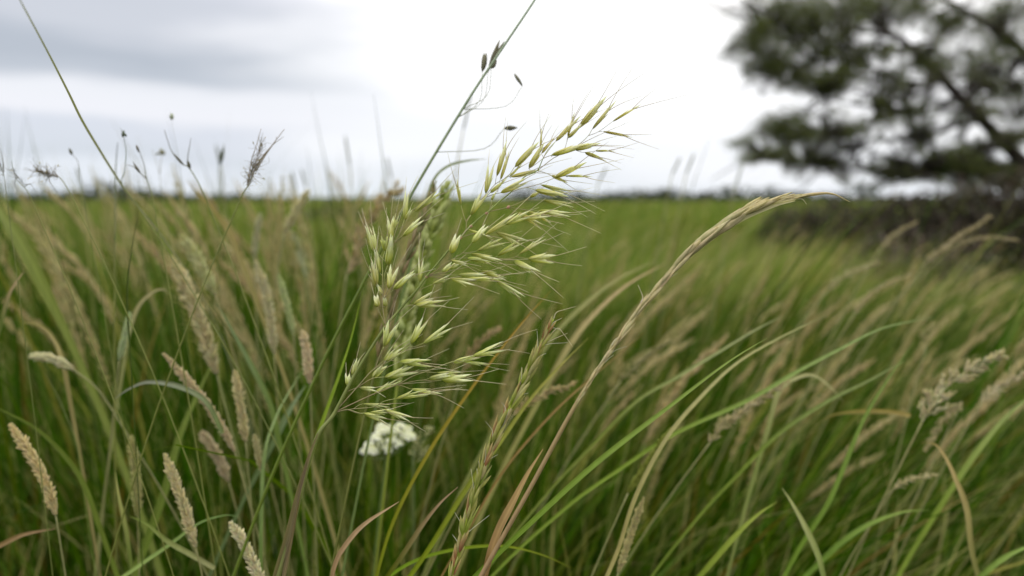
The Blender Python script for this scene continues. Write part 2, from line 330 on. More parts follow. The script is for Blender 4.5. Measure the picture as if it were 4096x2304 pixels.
# ------------------------------------------------------------------ pine tree
def pine():
    D = 9.0; base = F(2850, 600, D); base[2] = 0
    t = thing('pine_tree', base, 'dark spreading pine tree with open branches against the white sky', 'tree')
    bark = (.045, .038, .034)
    def tubep(name, pts, r0, r1, parent=t, n=6):
        P = smooth(pts, n); P = P + np.cumsum(RNG.normal(0, .004, P.shape), axis=0) * .6
        mb = MB(); mb.tube(P, np.linspace(r0, r1, len(P)), jit(bark), 7); return P, mb.build(name, M_BARK, parent)
    trunkP, _ = tubep('trunk', [base, base + [.03, .05, .9], base + [-.12, .1, 1.9], base + [.1, .2, 3.3], base + [.3, .3, 5.4]], .26, .07)
    L = []
    def limb(pts, r0, r1, ref=trunkP):
        p = [F(*q) for q in pts]
        if ref is not None:
            k = np.argmin(np.linalg.norm(ref - p[0], axis=1)); p = [ref[k]] + p
        P, _ = tubep('limb', p, r0 * .78, r1 * .8); L.append(P); return P
    A = limb([(2720, 530, 9), (2640, 460, 8.9), (2576, 402, 8.8), (2490, 312, 8.7), (2400, 215, 8.6), (2320, 130, 8.5), (2250, 85, 8.5), (2150, 70, 8.4), (2060, 60, 8.4)], .14, .012)
    B = limb([(2680, 250, 9.2), (2576, 130, 9.1), (2490, 60, 9.0), (2400, 5, 9), (2290, -60, 9), (2100, -90, 9)], .09, .015)
    limb([(2390, 205, 8.6), (2310, 208, 8.6), (2230, 185, 8.5), (2140, 150, 8.5), (2040, 160, 8.4), (1960, 170, 8.4)], .035, .008, A)
    limb([(2300, 118, 8.5), (2220, 118, 8.4), (2110, 110, 8.4), (2000, 80, 8.3), (1930, 60, 8.3)], .03, .008, A)
    limb([(2480, 300, 8.7), (2400, 318, 8.6), (2300, 350, 8.5), (2180, 350, 8.5), (2060, 335, 8.4), (1970, 330, 8.4)], .04, .008, A)
    limb([(2540, 365, 8.8), (2440, 395, 8.6), (2330, 430, 8.5), (2200, 430, 8.4), (2060, 420, 8.3), (1930, 405, 8.3)], .035, .007, A)
    limb([(2430, 245, 8.6), (2360, 262, 8.5), (2270, 280, 8.4), (2160, 265, 8.3), (2060, 250, 8.3)], .03, .008, A)
    limb([(2560, 120, 9.1), (2540, 190, 8.9), (2500, 240, 8.8)], .03, .008, B)
    limb([(2700, 330, 9.1), (2620, 260, 9.3), (2560, 220, 9.4), (2480, 190, 9.5)], .06, .01)
    limb([(2760, 100, 9.1), (2800, -150, 9), (2700, -300, 8.6)], .07, .02)
    limb([(2950, 250, 9.1), (3100, 80, 9), (3250, 20, 8.8)], .08, .02)
    limb([(2930, 380, 9.1), (3080, 330, 8.6), (3250, 330, 8.4)], .07, .02)
    for q in range(46):
        Pm = L[RNG.choice([0, 0, 1, 2, 3, 4, 5, 6])]; k0 = RNG.integers(len(Pm) // 4, len(Pm) - 1); p0 = Pm[k0]
        dv = np.array([-1, RNG.normal(0, .35), RNG.normal(.05, .5)]) * RNG.uniform(.35, 1.0); sag = np.array([0, 0, -.12]) * np.linalg.norm(dv)
        tubep('limb', [p0, p0 + dv * .35 + RNG.normal(0, .05, 3), p0 + dv * .7 + sag * .4 + RNG.normal(0, .06, 3), p0 + dv + sag], RNG.uniform(.012, .022), .004, t, 4)
    # needle tufts: dense clumps at the outside, loose sprays with sky between them inside
    cr, tw = MB(), MB(); allP = np.vstack(L)
    cols = np.array([(.075, .102, .018), (.11, .14, .028), (.052, .072, .016), (.14, .16, .04), (.085, .09, .034)])
    def tufts(x, y, d, rx, ry, rz, n, ln=.085, nn=18):
        c = F(x, y, d); sx, sy = pxs(rx, d), pxs(ry, d); cen = []
        for i in range(n):
            g = RNG.normal(size=3); g = g / np.linalg.norm(g) * RNG.random() ** .5; p = c + np.array([g[0] * sx, g[2] * rz, g[1] * sy]); cen.append(p)
            ax = nrm(np.array([-.5, RNG.normal(0, .5), .35]) + RNG.normal(0, .5, 3))
            dirs = nrm(ax)[None] * .8 + RNG.normal(0, .55, (nn, 3)); dirs /= np.linalg.norm(dirs, axis=1)[:, None]
            s = np.cross(dirs, RNG.normal(size=(nn, 3))); s /= np.linalg.norm(s, axis=1)[:, None]; l = ln * RNG.uniform(.7, 1.2, (nn, 1))
            o = p + ax * RNG.uniform(-.07, .07, (nn, 1))
            v = np.stack([o - s * .0022, o + s * .0022, o + dirs * l], 1).reshape(-1, 3)
            cr.add(v, [(3 * k, 3 * k + 1, 3 * k + 2) for k in range(nn)], np.repeat(cols[RNG.integers(5, size=nn)] * RNG.uniform(.7, 1.3), 3, axis=0))
        k = np.argmin(np.linalg.norm(allP - c, axis=1)); q = allP[k]
        for p in cen[::max(1, n // 26)]:
            tw.tube(smooth([q + (c - q) * RNG.uniform(0, .5), (q + c) / 2 * .4 + p * .6 + RNG.normal(0, .04, 3), p], 3), np.linspace(.008, .0025, 7), bark, 3, False)
    dense = [(1960, 30, 8.4, 75, 70, 190), (1900, 110, 8.3, 50, 55, 120), (1935, 160, 8.4, 55, 40, 110), (2020, 60, 8.5, 70, 60, 170), (2110, 20, 8.6, 80, 60, 200),
             (2000, 205, 8.4, 45, 30, 70), (2080, 215, 8.4, 60, 35, 95), (1965, 318, 8.4, 48, 45, 120), (2020, 350, 8.4, 45, 30, 70), (2130, 190, 8.5, 60, 30, 70),
             (2210, 10, 8.7, 70, 50, 130), (2300, 30, 8.8, 70, 45, 120), (2400, 60, 9, 60, 40, 80), (2520, 100, 9.2, 60, 90, 190), (2560, 220, 9.3, 40, 80, 130),
             (2440, 160, 9, 50, 40, 70), (2540, 20, 9.1, 60, 40, 90), (2440, 270, 8.8, 45, 40, 60), (2060, 130, 8.5, 60, 40, 90)]
    for x, y, d, rx, ry, n in dense: tufts(x, y, d, rx * 1.08, ry * 1.1, .6, int(n * 1.6))
    loose = [(2180, 90, 8.5, 100, 60, 60), (2230, 160, 8.5, 110, 50, 60), (2150, 250, 8.4, 100, 40, 55), (2260, 250, 8.5, 90, 50, 45), (2350, 320, 8.5, 90, 40, 50),
             (2200, 330, 8.4, 120, 35, 65), (2080, 310, 8.3, 60, 40, 40), (1930, 385, 8.3, 80, 25, 45), (2060, 410, 8.3, 100, 25, 60), (2200, 425, 8.4, 110, 25, 65), (2330, 420, 8.5, 90, 30, 60),
             (2450, 380, 8.6, 70, 40, 55), (2540, 330, 8.9, 60, 40, 50), (2480, 420, 8.6, 90, 30, 80), (2560, 450, 8.8, 60, 30, 70), (2350, 130, 8.7, 70, 50, 35), (2460, 220, 9.0, 60, 40, 40), (2390, 400, 8.5, 60, 30, 40), (1880, 365, 8.3, 50, 20, 14)]
    for x, y, d, rx, ry, n in loose:
        for q in range(4): tufts(x + RNG.normal(0, rx * .55), y + RNG.normal(0, ry * .55), d + RNG.normal(0, .3), rx * .45, ry * .55, .3, int(n * .42) + 1)
    for x, y, d, rx, ry, n in [(2700, 60, 9, 130, 110, 200), (2700, 250, 9, 100, 90, 130), (2250, -90, 9, 220, 70, 260), (2600, -170, 8.8, 260, 90, 260), (2900, -60, 9, 160, 140, 200),
                               (3150, 60, 8.8, 160, 110, 200), (3180, 310, 8.4, 150, 70, 150), (2850, 230, 8.7, 120, 80, 110)]:
        tufts(x, y, d, rx, ry, .7, n, .09, 16)
    hull = [(1890, 120, 90, 110), (2010, 60, 110, 90), (2150, 90, 130, 110), (2300, 130, 140, 130), (2440, 170, 130, 150), (2540, 240, 90, 170), (2150, 300, 170, 80), (2320, 340, 150, 90), (2030, 350, 130, 70), (2200, 420, 220, 35), (2300, 450, 260, 22), (2480, 455, 130, 25), (2440, 400, 120, 70), (2080, 200, 140, 60)]
    for q in range(300):
        x, y, rx, ry = hull[RNG.integers(len(hull))]; g = RNG.normal(0, .55, 2); tufts(x + g[0] * rx, min(y + g[1] * ry, 470), 8.5 + RNG.normal(0, .4), 22, 14, .15, 5, .06, 14)
    cr.build('crown', M_NEEDLE, t, False); tw.build('twigs', M_BARK, t)
pine()

# ------------------------------------------------------------------ generic grass plants
def to_root(P, mix=.45):                    # carry a stem on from its lowest point down to the soil in one easy curve
    P = [np.asarray(p, float) for p in P]; p = P[0]; d = nrm(P[1] - P[0]); d[2] = max(d[2], .35 * np.linalg.norm(d[:2])); d = nrm(d); z = p[2]
    c = p - d * (z * mix); r = np.array([c[0] - d[0] * z * .05, c[1] - d[1] * z * .05, 0.0])
    T = np.array([0, .22, .44, .64, .80, .92])[:, None]
    return list(r * (1 - T) ** 2 + 2 * c * T * (1 - T) + p * T ** 2) + P

def blade(name, label, pts, d, w, col, tipcol=None, face=None, fold=.3, twist=.6, root=True, cat='grass blade', base_w=.5, group=None):
    """pts run from the base to the tip, wide-view pixels; d = depth or (base depth, tip depth); w = width in wide-view pixels"""
    d0, d1 = d if isinstance(d, tuple) else (d, d)
    P = [F(x, y, d0 + (d1 - d0) * i / (len(pts) - 1)) for i, (x, y) in enumerate(pts)]; nvis = len(P)
    if root: P = to_root(P)
    S = smooth(P, 6); m = len(S); L = np.r_[0, np.cumsum(np.linalg.norm(np.diff(S, axis=0), axis=1))]; L /= L[-1]
    k0 = 36 if root else 0; L = np.clip((L - L[k0]) / (1 - L[k0]), -.6, 1)         # 0 where it comes into view, 1 at the tip
    wd = pxs(w, (d0 + d1) / 2) * np.clip(base_w + .35 + L * .5, .45, 1) * np.clip((1 - L) * 2.0, 0.04, 1) ** .75
    c = lerp(jit(col), jit(tipcol if tipcol is not None else col), np.clip(L * 1.3 - .15, 0, 1))
    face = face if face is not None else (RNG.uniform(-.7, .7), -1, RNG.uniform(-.2, .5))
    mb = MB(); mb.ribbon(S, wd, c, face, fold, twist); o = mb.build(name, M_BLADE)
    o['label'] = label; o['category'] = cat
    if group: o['group'] = group
    return o

def seed_head(label, pts, d, w, stem_pts=(), col=TAN, kind='tight', grains=False, cat='seed head', name='foxtail_grass', group=None, stemcol=None, stem_w=4.5, awn=0):
    """pts: head from its base to its tip; stem_pts: visible stem from the bottom up to the head's base"""
    d0, d1 = d if isinstance(d, tuple) else (d, d); dm = (d0 + d1) / 2
    H = smooth([F(x, y, d0 + (d1 - d0) * i / max(1, len(pts) - 1)) for i, (x, y) in enumerate(pts)], 8)
    Sp = [F(x, y, d0) for x, y in stem_pts] + [H[0]]
    if len(Sp) == 1: Sp = [H[0] - (H[2] - H[0]) * .5, H[0]]
    S = smooth(to_root(Sp), 6); root = S[0]
    t = thing(name, root, label, cat, group)
    mb = MB(); n = len(S); c = lerp(jit((.13, .15, .035)), jit(stemcol if stemcol is not None else (.26, .25, .10)), np.linspace(0, 1, n))
    mb.tube(S, np.linspace(pxs(stem_w, dm) * .62, pxs(stem_w, dm) * .42, n), c, 5); mb.build('stem', M_STEM, t)
    col = np.clip(np.asarray(col, float) * np.array([1.4, 1.52, 1.85]), 0, .74) if max(col) > .28 else col; L = plen(H); R = pxs(w, dm) / 2 * .78; hb = MB(); hb.tube(H, np.linspace(R * .35, R * .12, len(H)) * (1 if kind == 'tight' else .22), jit(col), 5)
    if kind == 'tight':
        gl = R * 1.25; step = gl * .30; rows = max(8, int(L / step)); per = 7
        for i in range(rows):
            u = i / rows; p, tg = sample(H, u); A = nrm(np.cross(tg, [.2, 1, .1])); B = np.cross(tg, A)
            env = min(1, .45 + u * 5) * min(1, (1 - u) * 3.2 + .30)
            for k in range(per):
                th = 2 * math.pi * (k / per + (i % 2) * .5 / per) + RNG.normal(0, .12); rd = A * math.cos(th) + B * math.sin(th)
                ax = nrm(tg * .9 + rd * RNG.uniform(.35, .95) + RNG.normal(0, .08, 3)); q = p + rd * R * env * .32
                cc = jit(col, .22); tp = jit(np.asarray(col) * 1.25, .1); gl_ = gl * env * RNG.uniform(.75, 1.3)
                if grains and rd[1] < .35:
                    g = MB(); g.grain(q, ax, gl_, gl_ * .38, cc, tp, 5, B); g.build('spikelet', M_HUSK, t)
                else: hb.grain(q, ax, gl_, gl_ * .38, cc, tp, 4, B)
                if RNG.random() < awn: hb.tube(smooth([q + ax * gl_ * .9, q + ax * gl_ * 1.5 + RNG.normal(0, gl_ * .1, 3), q + ax * gl_ * 2.1 + RNG.normal(0, gl_ * .3, 3)], 2), np.linspace(.0002, .00006, 5), jit(STRAW), 3, False)
    else:                                   # loose: side sprays of narrow spikelets, longest near the base
        nb = max(12, int(L / (R * .24)))
        for i in range(nb):
            u = i / nb; p, tg = sample(H, u); A = nrm(np.cross(tg, [.2, 1, .1])); B = np.cross(tg, A); th = RNG.uniform(0, 2 * math.pi)
            rd = A * math.cos(th) + B * math.sin(th); bl = R * (1.7 - 1.1 * u) * RNG.uniform(.7, 1.2); e = p + nrm(tg * 1.0 + rd * .75) * bl
            hb.tube([p, e], [.0003, .0002], jit(col), 3, False)
            for k in range(14):
                q = p + (e - p) * RNG.uniform(.15, 1.0) + RNG.normal(0, R * .07, 3); gl = R * RNG.uniform(.42, .75)
                hb.grain(q, tg * .9 + rd * .45 + RNG.normal(0, .22, 3), gl, gl * .30, jit(col, .25), jit(STRAW), 4)
    o = hb.build('head', M_HUSK, t); o['kind'] = 'stuff'; return t

# ------------------------------------------------------------------ the oat grass in focus
C1, C2, C3, C4, C5, C6 = crop(1900, 350), crop(1800, 650), crop(1350, 650), crop(1350, 950), crop(1700, 900), crop(1300, 1280)
D0 = .365
def hero_depth(p):                          # the panicle leans a little away at the top and its left spray stands behind
    return p
OATS = [  # crop, base x, y, tip x, y, width, openness, depth
 (C2,515,455,575,130,84,.25,.378),(C1,315,1290,430,900,80,.15,.378),(C1,368,1340,480,1000,62,.05,.380),(C1,575,1155,850,860,98,.15,.379),(C1,780,1175,960,880,98,.2,.381),
 (C1,960,960,1120,760,48,.05,.382),(C1,950,870,962,660,38,0,.383),(C1,1165,785,1420,520,66,.1,.385),(C1,1340,720,1420,440,42,0,.386),(C1,1345,735,1520,560,72,.05,.386),
 (C1,1520,570,1790,260,112,.15,.387),(C1,1695,610,1970,280,62,.1,.388),(C1,1985,500,2320,290,50,0,.391),(C1,1850,635,2200,700,42,0,.390),(C1,1100,985,1500,860,104,.15,.381),
 (C1,1440,900,1720,830,78,.2,.383),(C1,1590,940,1850,1040,66,.05,.384),(C1,1740,920,1970,915,38,0,.386),(C1,1155,1305,1500,1140,92,.15,.379),(C1,1310,1280,1600,1285,46,.05,.381),
 (C1,1100,1270,1300,1360,60,.05,.382),(C1,515,1295,880,1210,76,.15,.376),(C1,500,1290,640,1150,50,0,.378),
 (C2,160,620,100,300,48,.05,.372),(C2,300,765,470,480,112,.5,.369),(C2,580,440,760,290,62,.1,.376),(C2,600,545,660,440,48,.1,.374),(C2,730,440,1050,290,84,.2,.371),
 (C2,1230,395,1640,480,94,.2,.372),(C2,1310,320,1640,410,50,.05,.378),(C2,1160,500,1290,430,62,.05,.382),(C2,1350,545,1660,600,62,.1,.384),(C2,1270,700,1640,760,72,.3,.374),
 (C2,1140,715,1290,760,52,.05,.378),(C2,970,720,1260,880,62,.1,.378),(C2,800,900,1080,780,90,.3,.366),(C2,1040,830,1400,750,82,.4,.366),(C2,1310,800,1440,860,42,.1,.370),
 (C2,500,1055,840,820,76,.1,.363),(C2,315,1165,490,960,112,.4,.363),(C2,260,970,520,1060,46,.1,.366),(C2,660,1010,1040,1150,86,.3,.364),(C2,390,1280,690,1160,76,.3,.374),
 (C2,690,1350,940,1190,76,.4,.374),(C2,1000,1330,1280,1150,58,.1,.370),(C2,10,1320,100,1110,135,.75,.362),(C2,300,1320,680,1410,62,.1,.363),(C2,1130,1395,1470,1400,112,.75,.366),(C2,250,1385,510,1430,78,.3,.372),
 (C5,1290,515,1590,680,102,.5,.365),(C5,375,510,580,570,62,.25,.362),(C5,250,690,360,590,78,.5,.373),(C5,340,640,460,560,66,.4,.376),(C5,475,720,800,720,78,.2,.366),
 (C5,810,670,1070,740,84,.3,.366),(C5,365,780,670,830,72,.4,.364),(C5,600,770,1000,795,54,.15,.365),(C5,1010,790,1310,980,78,.25,.365),(C5,100,860,340,760,68,.25,.373),
 (C4,1100,970,1310,870,82,.6,.372),(C4,1130,980,1480,960,78,.6,.367),(C4,1190,650,1210,370,62,.3,.372),(C4,740,745,810,480,100,.6,.372),(C4,810,750,1040,560,100,.3,.366),
 (C4,620,520,560,230,78,.3,.378),(C4,570,700,530,390,78,.35,.375),(C4,550,720,480,470,50,.1,.376),(C4,660,850,580,700,72,.3,.374),(C4,580,1010,560,860,110,.7,.368),(C4,690,1000,680,890,82,.5,.374),
 (C3,690,1280,680,1090,100,.75,.380),(C4,730,400,775,60,118,.2,.378),(C3,780,1130,760,850,92,.4,.382),(C3,800,1000,860,790,58,.4,.384),(C3,970,820,1000,530,78,.15,.382),
 (C3,980,830,1060,700,48,.4,.380),(C3,1115,715,1400,480,76,.25,.376),(C3,940,1075,1190,850,92,.35,.372),(C3,540,1300,430,980,72,.3,.384),(C3,585,1320,500,1000,60,.2,.385),
 (C6,855,385,960,110,122,.8,.364),(C6,1240,350,1400,70,92,.5,.364),(C6,1420,340,1720,140,92,.4,.363),(C6,850,590,980,420,60,.5,.367),(C6,860,590,1090,450,74,.55,.363),
 (C6,1090,600,1420,630,94,.7,.362),(C6,860,830,1200,740,102,.6,.363),(C6,690,830,830,700,110,.5,.368),(C6,390,800,460,610,78,.4,.368),(C6,330,960,330,820,90,.7,.370),
 (C6,500,980,700,1000,56,.2,.366),(C6,700,1070,990,920,68,.4,.364),(C6,1240,1000,1570,1050,58,.15,.363),(C6,1020,1140,1400,1060,68,.4,.364),(C6,540,1215,880,1240,52,.1,.370),
 (C6,640,1340,920,1320,48,.2,.364),(C6,555,1350,850,1450,78,.3,.362),(C6,840,1290,1190,1420,62,.15,.363),(C6,1500,850,1760,800,88,.3,.366),(C6,1690,870,2050,850,98,.35,.363),
 (C6,1620,765,1920,780,52,.3,.367),(C6,1860,620,2150,540,92,.5,.365),(C6,2140,520,2490,410,88,.5,.364),(C6,2020,610,2320,640,52,.15,.364)]
BR_ = [  # panicle branches: crop, points, radius mm
 (C6,[(150,1330),(480,960),(700,720),(950,585),(1200,400),(1240,350)],.20),(C6,[(1200,400),(1300,385),(1420,340)],.14),(C6,[(950,585),(1090,600)],.13),(C6,[(735,690),(790,520),(855,385)],.13),
 (C6,[(480,970),(680,850),(860,825)],.15),(C6,[(690,850),(690,830)],.13),(C6,[(310,1040),(480,975),(560,970)],.14),(C6,[(700,715),(850,590)],.13),
 (C6,[(150,1330),(700,1075),(1050,935),(1280,810),(1470,745),(1740,640),(1900,590),(2140,520)],.19),(C6,[(1050,935),(1330,880),(1430,870),(1500,850)],.14),(C6,[(1430,870),(1560,885),(1690,870)],.13),
 (C6,[(1060,940),(1150,965),(1240,1000)],.13),(C6,[(1230,765),(1470,755),(1620,765)],.13),(C6,[(860,825),(1050,800),(1230,765)],.11),(C6,[(1900,590),(1960,600),(2020,610)],.12),
 (C6,[(160,1330),(400,1290),(700,1260),(850,1180),(1020,1140)],.16),(C6,[(160,1335),(330,1300),(500,1350),(555,1350)],.17),(C6,[(330,1300),(480,1350),(640,1340)],.13),(C6,[(720,1258),(780,1270),(840,1290)],.12),
 (C6,[(410,1290),(480,1240),(540,1215)],.11),(C6,[(320,990),(330,960)],.15),(C6,[(400,850),(390,800)],.13),
 (C4,[(700,1275),(665,1100),(650,900),(662,850),(650,650),(655,480),(650,340),(690,190)],.18),(C4,[(700,1275),(590,1050),(580,1010)],.14),(C4,[(680,880),(730,760),(740,745)],.13),(C4,[(680,880),(760,800),(810,760)],.13),
 (C4,[(665,1000),(690,1000)],.12),(C4,[(560,850),(550,720)],.12),(C4,[(662,850),(600,780),(560,850)],.12),(C4,[(662,850),(680,560),(725,405)],.13),(C4,[(655,560),(620,520)],.12),(C4,[(660,700),(570,700)],.12),
 (C4,[(725,405),(835,90),(930,-10)],.13),(C3,[(800,1200),(860,1110),(960,920),(1060,740),(1115,715)],.15),(C3,[(850,1130),(790,1130)],.12),(C3,[(900,1030),(970,820)],.12),(C3,[(700,1440),(585,1320)],.12),(C3,[(640,1440),(540,1300)],.12),
 (C3,[(840,1170),(900,1110),(940,1075)],.13),(C3,[(960,920),(800,1000)],.11),
 (C4,[(850,1120),(1020,990),(1100,970)],.15),(C4,[(1020,990),(1130,985)],.13),(C4,[(1050,960),(1190,770),(1370,680)],.13),(C4,[(1190,770),(1195,650)],.12),
 (C4,[(1310,555),(1420,490),(1530,400),(1640,330),(1810,225),(1930,100),(1945,78)],.18),(C4,[(1810,225),(1935,235)],.13),(C4,[(1640,330),(1625,290),(1635,230)],.13),
 (C4,[(1310,555),(1500,520),(1700,470),(1940,430),(2090,490)],.14),(C4,[(1310,560),(1500,545),(1750,545)],.13),(C4,[(1320,570),(1500,580),(1640,600),(1870,590)],.14),(C4,[(1310,555),(1440,510),(1530,500)],.12),
 (C4,[(1870,590),(2000,610),(2280,600)],.11),(C4,[(1530,500),(1600,470),(1640,460)],.11),
 (C5,[(540,405),(650,400),(760,375)],.12),(C5,[(380,510),(500,480),(600,480)],.12),(C5,[(600,480),(900,500),(1200,490),(1310,460),(1365,430)],.12),(C5,[(1310,460),(1400,475),(1490,490)],.12),(C5,[(950,500),(1045,455)],.11),(C5,[(1060,505),(1200,510),(1290,515)],.12),
 (C2,[(165,1090),(230,970),(240,870),(300,765)],.17),(C2,[(235,870),(190,740),(160,620)],.11),(C2,[(235,975),(262,970)],.11),(C2,[(230,850),(330,720),(430,600),(500,510)],.13),
 (C2,[(565,710),(600,590),(600,545)],.14),(C2,[(565,710),(850,645),(1090,545),(1160,500)],.16),(C2,[(850,645),(910,690),(970,720)],.12),(C2,[(860,650),(1000,670),(1110,690),(1140,715)],.12),(C2,[(1060,685),(1270,700)],.11),(C2,[(1090,545),(1220,545),(1350,545)],.11),
 (C2,[(165,1085),(330,1030),(500,970),(640,930),(800,900),(1040,830)],.15),(C2,[(330,1030),(440,1030),(500,1055)],.12),(C2,[(600,1000),(660,1010)],.11),(C2,[(500,970),(600,1000)],.11),(C2,[(1040,830),(1200,820),(1310,800)],.11),
 (C2,[(500,510),(650,455),(730,440)],.14),(C2,[(500,510),(650,320),(830,210),(935,65)],.15),(C2,[(500,510),(515,455)],.12),(C2,[(655,315),(672,200)],.11),(C2,[(690,430),(722,250)],.11),(C2,[(540,480),(580,440)],.12),(C2,[(830,210),(885,200)],.11),
 (C2,[(885,430),(1090,365),(1230,395)],.13),(C2,[(1090,365),(1300,310),(1520,225),(1690,190)],.13),(C2,[(1300,310),(1312,320)],.11),(C1,[(905,1205),(1040,1245),(1155,1305)],.13),(C1,[(1040,1245),(1100,1270)],.11),
 (C1,[(985,1030),(1100,985),(1440,900)],.14),(C1,[(780,1175),(880,1110),(990,1025)],.12),(C1,[(1240,920),(1300,880),(1330,790),(1345,735)],.13),(C1,[(1345,735),(1440,650),(1520,570)],.12),(C1,[(1440,900),(1520,930),(1590,940),(1740,920)],.11),
 (C1,[(905,1205),(1100,1050),(1200,990),(1490,835),(1640,700),(1695,610)],.15),(C1,[(1640,700),(1790,640),(1985,500)],.12),(C1,[(1790,640),(1850,635)],.1),(C1,[(1000,870),(955,875)],.1),(C1,[(985,1000),(960,960)],.1),(C1,[(985,1020),(1165,785)],.12),(C1,[(1330,790),(1340,720)],.1)]
def oat_spikelet(root, base, tip, wd, opn, gold):
    a = tip - base; L = np.linalg.norm(a); a /= L; L *= 1.17 * RNG.uniform(.92, 1.1); wd *= RNG.uniform(.85, 1.12)
    side = nrm(np.cross(a, [0, 1, 0])) * (1 if RNG.random() < .5 else -1); roll = RNG.normal(0, .45); nn = np.cross(a, side)
    s = side * math.cos(roll) + nn * math.sin(roll); n = np.cross(a, s)
    us = np.linspace(0, 1, 9)
    def shell(lenf, R, sg, op, cmul):
        th = np.radians(np.array([-82, -45, 0, 45, 82])); prof = np.sin(math.pi * us ** .72) ** .85 * (1 - .25 * us) + .05 * (1 - us); prof[-1] = .03
        off = op * L * us ** 2 * .22
        v = base + (a * L * lenf) * us[:, None, None] + s * sg * (R * prof[:, None, None] * np.cos(th)[None, :, None] * .75 + off[:, None, None]) + n * (R * prof[:, None, None] * np.sin(th)[None, :, None])
        f = [(i * 5 + k, i * 5 + k + 1, i * 5 + k + 6, i * 5 + k + 5) for i in range(8) for k in range(4)]
        g0 = lerp((.22, .27, .02), (.30, .26, .03), gold); g1 = lerp((.50, .53, .12), (.58, .50, .11), gold); g2 = lerp((.74, .75, .40), (.74, .65, .30), gold); g3 = np.array((.88, .88, .76))
        c = np.array([np.array([np.interp(u, [0, .3, .75, 1], [g0[k], g1[k], g2[k], g3[k]]) for k in range(3)]) for u in us])
        ed = (np.array([.62, .12, 0, .12, .62])[None, :] * (.25 + .75 * us[:, None]))[..., None]
        rib = np.array([0, .0, .28, 0, 0])[None, :, None]
        C = c[:, None] * (1 - ed) + np.array((.80, .82, .62)) * ed; C = C * (1 - rib) + (g0 * 1.3) * rib
        return v.reshape(-1, 3), f, jit(1, .1) * C.reshape(-1, 3) * cmul
    R = wd / 2
    fl = MB(); white = np.array((.90, .91, .82)); gcol = lerp((.62, .66, .2), (.68, .6, .2), gold)
    for sg in ((-1, 1) if opn > .2 else (0,)):
        e = a + s * sg * opn * .22 + n * RNG.normal(0, .05); fl.grain(base + a * L * .06, e, L * RNG.uniform(.98, 1.12), R * (1.15 if opn > .2 else 1.35), gcol, white, 6, n)
    sp = fl.build('spikelet', M_HUSK, root)
    for lf, sg, op in ((.72, 1, .25 + opn * 1.25), (.93, -1, .12 + opn * .9)):
        g = MB(); g.add(*shell(lf, R * (1.0 if sg < 0 else .9), sg, op, RNG.uniform(.9, 1.08))); g.build('glume', M_HUSK, sp)
    for k in range(2 if L > .0045 else 1):
        b = base + a * L * .72 + s * (k - .5) * R * .5; e = nrm(a + s * (k - .5) * RNG.uniform(.25, .6) + n * RNG.normal(0, .12)); ll = L * RNG.uniform(.65, 1.15)
        bend = np.array([.3, RNG.normal(0, .2), RNG.normal(-.05, .3)]) * ll * .28
        P = smooth([b, b + e * ll * .5, b + e * ll + bend * .45, b + e * ll * 1.42 + bend], 4); m = len(P)
        aw = MB(); aw.tube(P, np.linspace(.00017, .00006, m), lerp(jit((.40, .31, .18)), jit((.66, .62, .40)), np.clip(np.linspace(-.2, 1.3, m), 0, 1)), 4); aw.build('awn', M_STEM, sp)

